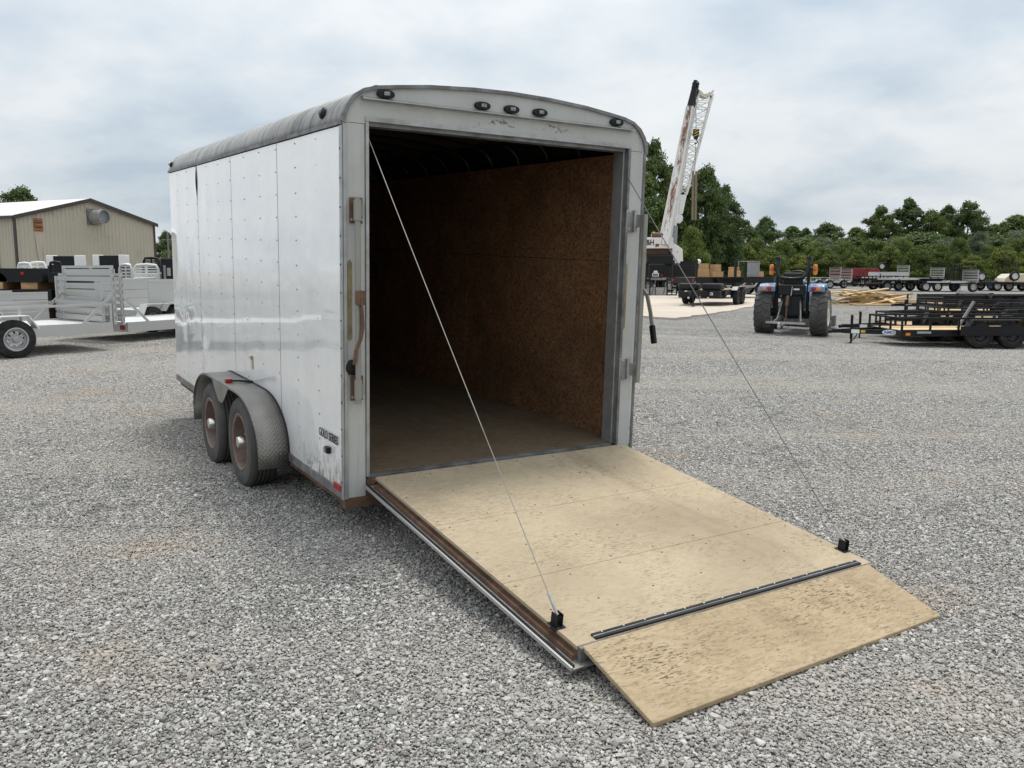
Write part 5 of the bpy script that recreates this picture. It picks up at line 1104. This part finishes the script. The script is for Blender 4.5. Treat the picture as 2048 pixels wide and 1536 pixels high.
    bld(MB().lathe([(0.02, -0.16), (0.14, -0.1), (0.16, 0.0), (0.14, 0.1), (0.02, 0.16)], p(1397, 523), (0.3, -1, 0), 14), 'work_lamp', MT['white'], smooth=60); bld(MB().beam(p(1397, 525), p(1396, 534), 0.05, 0.05), 'lamp_stalk', MT['black'])
MT['crane_white'] = M('crane_white', (0.70, 0.695, 0.67), 0.45, 0, 0.06, 2, (0.36, 0.22, 0.14), 0.12, 2)
crane()
def ramp_trailer():
    Y = 51.5; a = at(1283, 590, Y); T = thing('ramp_trailer', 'black equipment trailer tail with two ladder ramps standing upright below the crane', 'trailer', (a.x, Y, 0.025))
    p = lambda u, v: at(u, v, Y) - Vector((a.x, Y, 0.025))
    q0, q1 = p(1298, 560), p(1330, 528); MB().box(q0.x, q1.x, 0.0, 0.25, q0.z, q1.z).build('tail_panel', MT['black'], T, bevel=0.03)
    s0, s1 = p(1304, 553), p(1318, 536); c = (s0 + s1) / 2
    MB().box(s0.x, s1.x, -0.02, -0.001, s0.z, s0.z + 0.20).build('name_plate', MT['white'], T); MB().box(s0.x + 0.05, s1.x - 0.05, -0.028, -0.021, s0.z + 0.06, s0.z + 0.14).build('plate_lettering', MT['black_print'], T)
    MB().prism([(-0.15, 0), (0.15, 0), (0.09, 0.13), (-0.09, 0.13)], (c.x, -0.02, s0.z + 0.22), (1,0,0), (0,0,1), (0, 0.019, 0)).build('plate_emblem', MT['white'], T)
    MB().lathe([(0.08, 0), (0.08, 0.03), (0.0005, 0.03)], p(1324, 551) + Vector((0, -0.0, 0)), (0, -1, 0), 12).build('tail_light', MT['red_lens'], T)
    for u0, u1 in ((1280, 1299), (1331, 1352)):
        x0, x1 = p(u0, 590).x, p(u1, 590).x; zt = p(0, 532).z; r = MB().box(x0, x0 + 0.07, -0.35, -0.25, 0.0, zt).box(x1 - 0.07, x1, -0.35, -0.25, 0, zt).box(x0 + 0.07, x1 - 0.07, -0.35, -0.25, 0, 0.07).build('ramp', MT['black'], T)
        MB().box((x0+x1)/2 - 0.03, (x0+x1)/2 + 0.03, -0.34, -0.26, 0.08, zt).build('ramp_spine', MT['black'], r)
        for i in range(9): z = 0.15 + (zt - 0.25)*i/8; MB().box(x0 + 0.071, x1 - 0.071, -0.33, -0.28, z, z + 0.06).build('rung', MT['grey_panel'] if i < 3 else MT['black'], r)
    MB().box(p(1283, 0).x, p(1352, 0).x, -0.24, 0.3, p(0, 560).z, p(0, 557).z + 0.06).build('tail_beam', MT['grey_steel'], T)
    dk = p(0, 557).z; MB().box(p(1280, 0).x, p(1352, 0).x, 0.31, 7.0 - 3.4, dk - 0.2, dk).build('deck', MT['black'], T)
    for u in (1312, 1335): MB().beam(p(u, 560) + Vector((0, 0.1, 0)), p(u - 8, 589) + Vector((0, 0.1, 0)), 0.05, 0.05).build('support_leg', MT['grey_steel'], T)
    for u in (1302, 1328): x = p(u, 0).x; MB().box(x, x + 0.7, 0.6, 1.2, 0, 0.45).build('concrete_weight', MT['alu_deck'], T)
    for x in (p(1290, 0).x, p(1345, 0).x): make_wheel(T, (x, 2.0, 0.42), (1, 0, 0), 0.42, 0.26, 0.24, MT['rubber'], MT['rim_grey'], 6, 0, None, 18)
ramp_trailer()

# ------------------------------------------------------------------ tractor seen from behind
def tractor():
    g = G(1583, 668); T = thing('tractor', 'blue compact tractor with folded roll bar and chunky industrial tyres', 'tractor', (g.x, g.y, gz(g.x, g.y)), -R_(26))
    B = lambda m, n_, mat, par=T, **k: m.build(n_, mat, par, **k); dk = MT['black']
    rR, rW, tr = 0.60, 0.44, 0.72
    MT['rim_cream'] = M('cream_rim', (0.66, 0.64, 0.55), 0.4, 0, 0.08)
    for s in (-1, 1):
        make_wheel(T, (s*tr, 0, rR - 0.01), (s, 0, 0), rR, rW, 0.34, MT['rubber_dusty'], MT['rim_cream'], 0, 0, (0.12, 0.06, MT['rim_cream']), 36, lugs=True, dish=0.15)
        make_wheel(T, (s*0.66, 1.72, 0.395), (s, 0, 0), 0.40, 0.30, 0.22, MT['rubber_dusty'], MT['rim_cream'], 0, 0, None, 28, lugs=True, dish=0.15)
        # fender: flat blue shelf curving down ahead of the tyre, lamp pod on its rear face
        pr = [(-0.42, 1.16), (-0.40, 1.30), (-0.28, 1.36), (0.25, 1.37), (0.55, 1.22), (0.72, 0.95), (0.68, 0.92), (0.5, 1.15), (0.22, 1.27), (-0.30, 1.26), (-0.38, 1.15)]
        f = B(MB().prism(pr, (s*0.42, 0, 0), (0,1,0), (0,0,1), (s*0.42, 0, 0)), 'fender', MT['blue'], bevel=0.02)
        MB().box(min(s*0.46, s*0.80), max(s*0.46, s*0.80), -0.455, -0.40, 1.17, 1.31).build('lamp_pod', MT['blue'], f, bevel=0.03)
        for x, mt in ((0.56, 'red_lens'), (0.70, 'amber_lens')): MB().lathe([(0.062, 0), (0.060, 0.02), (0.035, 0.035), (0.0005, 0.038)], (s*x, -0.452, 1.24), (0, -1, 0), 14).build('tail_lamp', MT[mt], f, smooth=50)
        # roll bar post, hinge and warning lamp
        B(MB().tube([(s*0.40, -0.18, 0.55), (s*0.40, -0.18, 2.02)], 0.042, 10), 'roll_bar_post', dk, smooth=50)
        B(MB().box(s*0.40 - 0.06, s*0.40 + 0.06, -0.24, -0.12, 1.96, 2.08), 'roll_bar_hinge', dk, bevel=0.01)
        l = B(MB().beam((s*0.40, -0.18, 1.75), (s*0.56, -0.18, 1.75), 0.02, 0.03), 'lamp_bracket', dk)
        MB().box(s*0.56 - 0.055, s*0.56 + 0.055, -0.24, -0.14, 1.60, 1.88).build('warning_lamp', MT['amber_lens'], l, bevel=0.035)
        MB().lathe([(0.045, 0), (0.04, 0.02), (0.0005, 0.025)], (s*0.56, -0.24, 1.75), (0, -1, 0), 12).build('lamp_lens', MT['rusty_vent'], l)
        # lower links and lift arms
        B(MB().beam((s*0.20, -0.15, 0.52), (s*0.34, -0.85, 0.36), 0.04, 0.09), 'lower_link', MT['grey_steel']); B(MB().beam((s*0.22, -0.25, 0.98), (s*0.30, -0.62, 0.42), 0.035, 0.05), 'lift_rod', MT['grey_steel'])
        B(MB().beam((s*0.26, 0.05, 1.02), (s*0.24, -0.38, 0.98), 0.05, 0.09), 'lift_arm', dk)
    pts = [(-0.40, -0.26, 2.0), (-0.395, -0.34, 1.78), (-0.36, -0.42, 1.60), (-0.26, -0.45, 1.52), (0, -0.46, 1.50), (0.26, -0.45, 1.52), (0.36, -0.42, 1.60), (0.395, -0.34, 1.78), (0.40, -0.26, 2.0)]
    B(MB().tube(pts, 0.042, 10), 'folded_roll_bar', dk, smooth=50)
    B(MB().box(-0.28, 0.28, -0.30, 0.35, 0.50, 1.05), 'transmission', MT['black_plastic'], bevel=0.04)
    B(MB().box(-0.35, 0.35, -0.34, -0.22, 1.05, 1.34), 'rear_panel', MT['black_plastic'], bevel=0.03)
    s = B(MB().box(-0.26, 0.26, -0.20, -0.06, 1.32, 1.66), 'seat', MT['black_plastic'], bevel=0.05); MB().box(-0.26, 0.26, -0.06, 0.40, 1.30, 1.42).build('seat_cushion', MT['black_plastic'], s, bevel=0.04)
    B(MB().box(0.05, 0.20, -0.352, -0.341, 1.20, 1.24), 'decal', MT['white'])
    B(MB().tube([(0.22*math.cos(t), 0.62 + 0.08*math.sin(t), 1.60 + 0.18*math.sin(t)*0.6) for t in [2*PI*i/20 for i in range(21)]], 0.018, 6, False), 'steering_wheel', dk)
    B(MB().tube([(0, 0.63, 1.58), (0, 0.85, 1.25)], 0.03, 8), 'steering_column', dk)
    B(MB().box(-0.30, 0.30, 0.75, 2.25, 0.72, 1.32), 'hood', MT['blue'], bevel=0.08); B(MB().box(-0.36, 0.36, 0.30, 0.95, 0.45, 0.55), 'floor_plate', dk)
    B(MB().box(-0.22, 0.22, 0.35, 2.1, 0.40, 0.72), 'chassis', dk); B(MB().tube([(-0.6, 1.72, 0.40), (0.6, 1.72, 0.40)], 0.07, 10), 'front_axle', dk); B(MB().tube([(-0.6, 0.0, 0.59), (0.6, 0.0, 0.59)], 0.11, 12), 'rear_axle', dk)
    # top link hanging, lever, drawbar and ball mount
    B(MB().beam((-0.07, -0.40, 1.05), (-0.09, -0.46, 0.78), 0.07, 0.07), 'top_link_barrel', MT['rust']); B(MB().tube([(-0.09, -0.46, 0.80), (-0.10, -0.50, 0.30)], 0.022, 8), 'top_link', MT['rust'])
    B(MB().tube([(0.02, -0.36, 1.30), (0.0, -0.42, 1.05)], 0.010, 6), 'lever', MT['steel']); B(MB().beam((-0.55, -0.86, 0.36), (0.45, -0.86, 0.34), 0.06, 0.055), 'draw_bar', MT['steel'])
    B(MB().beam((-0.12, -0.55, 0.30), (-0.20, -0.98, 0.22), 0.07, 0.05), 'hitch', MT['grey_steel']); B(MB().lathe([(0.0005, 0.10), (0.035, 0.08), (0.045, 0.05), (0.03, 0.0), (0.05, -0.03)], (-0.20, -0.96, 0.27), (0, 0, 1), 12), 'hitch_ball', MT['steel'], smooth=60)
    B(MB().box(-0.85, 0.85, 2.75, 3.15, 0.06, 0.40), 'loader_bucket', MT['grey_steel'], bevel=0.03)
    for s in (-1, 1): B(MB().beam((s*0.42, 1.0, 1.0), (s*0.45, 2.3, 0.9), 0.07, 0.13).beam((s*0.45, 2.28, 0.92), (s*0.5, 2.8, 0.25), 0.07, 0.13), 'loader_arm', MT['blue'])
tractor()

# ------------------------------------------------------------------ trees and shrubs
def leaf_material(name, dark, light, tip):
    n = NT(name); r = n.attr('rnd').outputs['Fac']; ob = n.obrand()
    c = n.ramp(r, [(0.0, dark), (0.6, light), (1.0, tip)]); c = n.mix(1.0, c, n.ramp(ob, [(0.0, (0.80, 0.84, 0.80)), (0.5, (1.0, 1.0, 1.0)), (1.0, (1.15, 1.06, 0.86))]), 'MULTIPLY')
    n.set('Base Color', c); n.set('Roughness', 0.6); n.set('Specular IOR Level', 0.3)
    tr = n.N.new('ShaderNodeBsdfTranslucent'); n.L.new(n.mix(1.0, c, (1.1, 1.25, 0.6), 'MULTIPLY'), tr.inputs[0])
    mx = n.N.new('ShaderNodeMixShader'); mx.inputs[0].default_value = 0.30; n.L.new(n.p.outputs[0], mx.inputs[1]); n.L.new(tr.outputs[0], mx.inputs[2]); n.L.new(mx.outputs[0], n.out.inputs[0])
    return n.m
LEAF = {'deep': leaf_material('deep_green_leaves', (0.040, 0.065, 0.023), (0.080, 0.120, 0.038), (0.14, 0.185, 0.06)),
        'mid': leaf_material('mid_green_leaves', (0.058, 0.086, 0.026), (0.115, 0.16, 0.044), (0.19, 0.235, 0.065)),
        'lime': leaf_material('yellow_green_leaves', (0.055, 0.080, 0.020), (0.125, 0.165, 0.038), (0.24, 0.27, 0.07)),
        'silver': leaf_material('silver_green_leaves', (0.075, 0.095, 0.068), (0.16, 0.19, 0.14), (0.29, 0.32, 0.25))}
BARK = M('bark', (0.10, 0.085, 0.07), 0.9, 0, 0.3, 12, bump=0.4, bs=30)
def crown_mesh(seed, H, Rr, base, clumps, leaves, size, shape, mat, up=0.0):
    rg = np.random.default_rng(seed); cs, rs_ = [], []
    for i in range(clumps):                          # clumps fill an uneven envelope
        t = rg.uniform(0, 1) ** 0.85; z = base + (H - base) * t
        if shape == 'round': e = math.sqrt(max(0.03, 1 - (2*t - 0.95)**2)) * 0.95
        elif shape == 'tall': e = (math.sin(PI*min(1, t*0.86 + 0.16)) ** 0.6) * 0.9
        else: e = math.sqrt(max(0.04, 1 - t**2))
        a = rg.uniform(0, 2*PI); q = Rr * e * math.sqrt(rg.uniform(0.08, 1.0)) * rg.uniform(0.75, 1.12)
        cs.append((q*math.cos(a), q*math.sin(a), z)); rs_.append(rg.uniform(0.10, 0.26) * Rr * (0.8 if t > 0.8 else 1.0))
    cs = np.array(cs); rs_ = np.array(rs_); w = rs_**2 / (rs_**2).sum(); k = rg.choice(clumps, leaves, p=w)
    dr = rg.normal(size=(leaves, 3)); dr /= np.linalg.norm(dr, axis=1)[:, None]; dr[:, 2] = np.where(dr[:, 2] < -0.3, -dr[:, 2]*0.6, dr[:, 2])
    pos = cs[k] + dr * (rs_[k] * (0.45 + 0.65*rg.uniform(0, 1, leaves) + 0.22*np.abs(rg.normal(size=leaves))))[:, None] * np.array([1, 1, 0.8])
    n = dr + rg.normal(scale=0.55, size=(leaves, 3)); n[:, 2] += 0.35; n /= np.linalg.norm(n, axis=1)[:, None]
    t1 = np.cross(n, rg.normal(size=(leaves, 3)) + np.array([0, 0, up*3])); t1 /= np.linalg.norm(t1, axis=1)[:, None] + 1e-9; t2 = np.cross(n, t1)
    sz = size * rg.uniform(0.6, 1.4, leaves)[:, None]; asp = 0.55 if up == 0 else 0.32
    V = np.stack([pos + t2*sz, pos + t1*sz*asp + n*sz*0.12, pos - t2*sz, pos - t1*sz*asp + n*sz*0.12], 1).reshape(-1, 3)
    me = bpy.data.meshes.new('crown'); nf = leaves
    me.vertices.add(nf*4); me.vertices.foreach_set('co', V.reshape(-1).astype(np.float32)); me.loops.add(nf*4); me.loops.foreach_set('vertex_index', np.arange(nf*4, dtype=np.int32))
    me.polygons.add(nf); me.polygons.foreach_set('loop_start', np.arange(0, nf*4, 4, dtype=np.int32)); me.update(calc_edges=True)
    cl = rg.uniform(0, 1, clumps)[k]*0.55 + rg.uniform(0, 1, leaves)*0.45; at_ = me.attributes.new('rnd', 'FLOAT', 'POINT'); at_.data.foreach_set('value', np.repeat(cl, 4).astype(np.float32))
    me.materials.append(mat); return me, cs
def trunk_mesh(cs, H, base, r, seed, stems=1):
    rg = random.Random(seed); m = MB()
    for s in range(stems):
        ox, oy = (rg.uniform(-.3, .3), rg.uniform(-.3, .3)) if stems > 1 else (0, 0); pts = [(ox, oy, -0.1)] + [(ox + rg.uniform(-.06, .06)*H*0.3, oy + rg.uniform(-.06, .06)*H*0.3, H*0.8*k/4) for k in range(1, 5)]
        m.tube(pts, [r, r*.85, r*.66, r*.45, r*.18], 7)
        for c in cs[::max(1, len(cs)//10)]:
            k = rg.choice((1, 2, 3)); a = Vector(pts[k]); b = Vector(c); mid = a.lerp(b, 0.5) + Vector((0, 0, -0.04*H)); m.tube([a, mid, b], [r*.30, r*.20, r*.06], 5)
    me_o = m.build('trunk', BARK, None, smooth=50); me = me_o.data; bpy.data.objects.remove(me_o); return me
KINDS = {}
def kind(key, *a, trunk_r=0.2, stems=1, **k):
    me, cs = crown_mesh(*a, **k); KINDS[key] = (me, trunk_mesh(cs, a[1], a[3], trunk_r, a[0], stems), a[1])
kind('oak1', 1, 10.0, 3.6, 1.2, 160, 26000, 0.14, 'round', LEAF['deep'], trunk_r=0.24)
kind('oak2', 2, 10.0, 4.2, 1.0, 180, 28000, 0.14, 'round', LEAF['deep'], trunk_r=0.26)
kind('oak3', 3, 10.0, 3.2, 1.2, 140, 24000, 0.135, 'tall', LEAF['mid'], trunk_r=0.22)
kind('poplar', 4, 10.0, 2.8, 1.4, 115, 22000, 0.135, 'tall', LEAF['deep'], trunk_r=0.2)
kind('mass', 5, 10.0, 5.0, 0.2, 200, 30000, 0.15, 'dome', LEAF['deep'], trunk_r=0.25)
kind('bush1', 6, 4.0, 2.6, 0.1, 110, 15000, 0.09, 'dome', LEAF['lime'], trunk_r=0.06, stems=3)
kind('bush2', 7, 4.0, 2.9, 0.1, 110, 15000, 0.09, 'dome', LEAF['mid'], trunk_r=0.06, stems=3)
kind('silver', 8, 4.0, 2.6, 0.2, 110, 14000, 0.11, 'dome', LEAF['silver'], up=1.0, trunk_r=0.06, stems=3)
def plant(key, label, u, vtop, Y, wpx=None, group='trees along the edge of the lot', name=None, zb=0.0):
    crown, trunk, H0 = KINDS[key]; tp = at(u, vtop, Y); H = tp.z - zb; s = H / H0; sx = s
    if wpx: sx = (wpx / F_PX * Y) / (2 * max(abs(v.co.x) for v in list(crown.vertices)[::7]))
    nm = name or ('shrub' if key in ('bush1', 'bush2', 'silver') else 'tree')
    T = thing(nm, label, 'shrub' if nm == 'shrub' else 'tree', (tp.x, Y, zb), random.uniform(0, 6.28), group); T.scale = (sx, sx, s)
    for n_, me in (('crown', crown), ('trunk', trunk)):
        o = bpy.data.objects.new(n_, me); COL.objects.link(o); o.parent = T
for a in (('oak1', 'tallest tree rising behind the crane turret', 1308, 291, 74, 125), ('mass', 'broad dark tree mass filling the gap under the crane boom', 1345, 368, 78, 170), ('oak2', 'wide dark tree under the folded jib of the crane', 1412, 345, 76, 120),
          ('oak1', 'rounded dark tree at the right shoulder of the crane grove', 1450, 378, 80, 95), ('mass', 'low dark tree closing the crane grove on its open side', 1440, 420, 79, 120), ('oak3', 'mid green tree half hidden by the cargo trailer post', 1292, 352, 70, 110),
          ('bush2', 'mid green shrub directly beside the crane cab', 1383, 463, 66, 85)):
    plant(*a, group='trees in the grove behind the crane')
for a in (('oak1', 'small dark tree where the grove meets the low tree line', 1490, 445, 100, 80), ('oak2', 'dark round tree in the low tree line past the grove', 1532, 441, 108, 95), ('oak3', 'mid green tree in the low tree line above the tractor', 1585, 456, 112, 80),
          ('poplar', 'slender tree in the low tree line above the tractor', 1612, 459, 116, 60), ('oak2', 'spreading tree in the low tree line above the aluminium gates', 1655, 452, 112, 105), ('oak3', 'pale tree at the dip before the tall group', 1712, 458, 116, 80),
          ('oak1', 'outer dark tree of the tall group beyond the far trailers', 1762, 417, 100, 92), ('poplar', 'highest tree of the tall group beyond the far trailers', 1818, 401, 102, 92), ('oak2', 'broad low tree in the middle of the tall group', 1862, 428, 101, 110),
          ('poplar', 'airy forked tree of the tall group', 1897, 414, 104, 70), ('oak1', 'rounded tall tree closing the tall group', 1938, 408, 100, 95), ('oak3', 'soft mid green tree right after the tall group', 1990, 452, 112, 85),
          ('oak3', 'mid green tree at the end of the tree line', 2035, 434, 108, 110), ('mass', 'low wooded mass under the tall group', 1830, 470, 98, 260), ('mass', 'low wooded mass behind the silver shrubs', 1590, 482, 100, 240), ('mass', 'low wooded mass at the end of the tree line', 1990, 478, 97, 260), ('mass', 'low wooded mass between the tall group and the dip', 1700, 480, 101, 200)):
    plant(*a)
rs = random.Random(9); i = 0
adj = ('dense', 'loose', 'rounded', 'spreading', 'tall', 'low', 'ragged', 'arching', 'compact', 'bushy', 'uneven', 'thick')
whr = ('behind the crane carrier', 'beside the slab edge', 'behind the grey car hauler', 'above the tractor fender', 'over the tractor roll bar', 'above the first aluminium gate', 'behind the red dump bodies', 'below the raised spare wheel', 'behind the bright rimmed trailer', 'above the mesh gate trailer', 'behind the steel racks', 'behind the timber rack')
for k in range(24):
    u = 1425 + k*29 + rs.uniform(-8, 8); key = ('bush1', 'bush2', 'bush1', 'bush2')[k % 4]; col = {'bush1': 'yellow green', 'bush2': 'mid green'}[key]; front = k % 2 == 0
    plant(key, '%s %s shrub %s' % (adj[k // 2], col, whr[k // 2]), u, rs.uniform(494, 516) if front else rs.uniform(483, 503), 84 if front else 88, rs.uniform(65, 110), 'shrubs along the edge of the lot')
for u, v, w, t in ((1512, 487, 80, 'above the black flatbed trailer'), (1648, 478, 95, 'above the aluminium gates'), (1792, 477, 90, 'below the tall tree group'), (1893, 478, 80, 'under the airy forked tree'), (1962, 467, 85, 'past the end of the tall group'), (2035, 464, 90, 'by the timber rack')):
    plant('silver', 'pale silver leaved shrub ' + t, u, v, 92, w, 'silver leaved shrubs')
for a in (('oak2', 'tree crown showing over the steel building roof', 40, 384, 110, 130), ('oak2', 'dark tree past the steel building corner', 332, 468, 95, 60), ('bush2', 'green shrub at the foot of the steel building corner', 336, 508, 85, 60)):
    plant(*a, group='trees by the steel building')
# utility pole by the building
p_ = at(335, 465, 80); T = thing('utility_pole', 'thin wooden utility pole with crossarm past the building corner', 'pole', (p_.x, 80, 0)); MB().tube([(0, 0, 0), (0, 0, p_.z)], [0.11, 0.08], 8).build('pole', MT['grey_steel'], T); MB().box(-0.6, 0.6, -0.05, 0.05, p_.z - 0.7, p_.z - 0.60).build('crossarm', MT['grey_steel'], T)
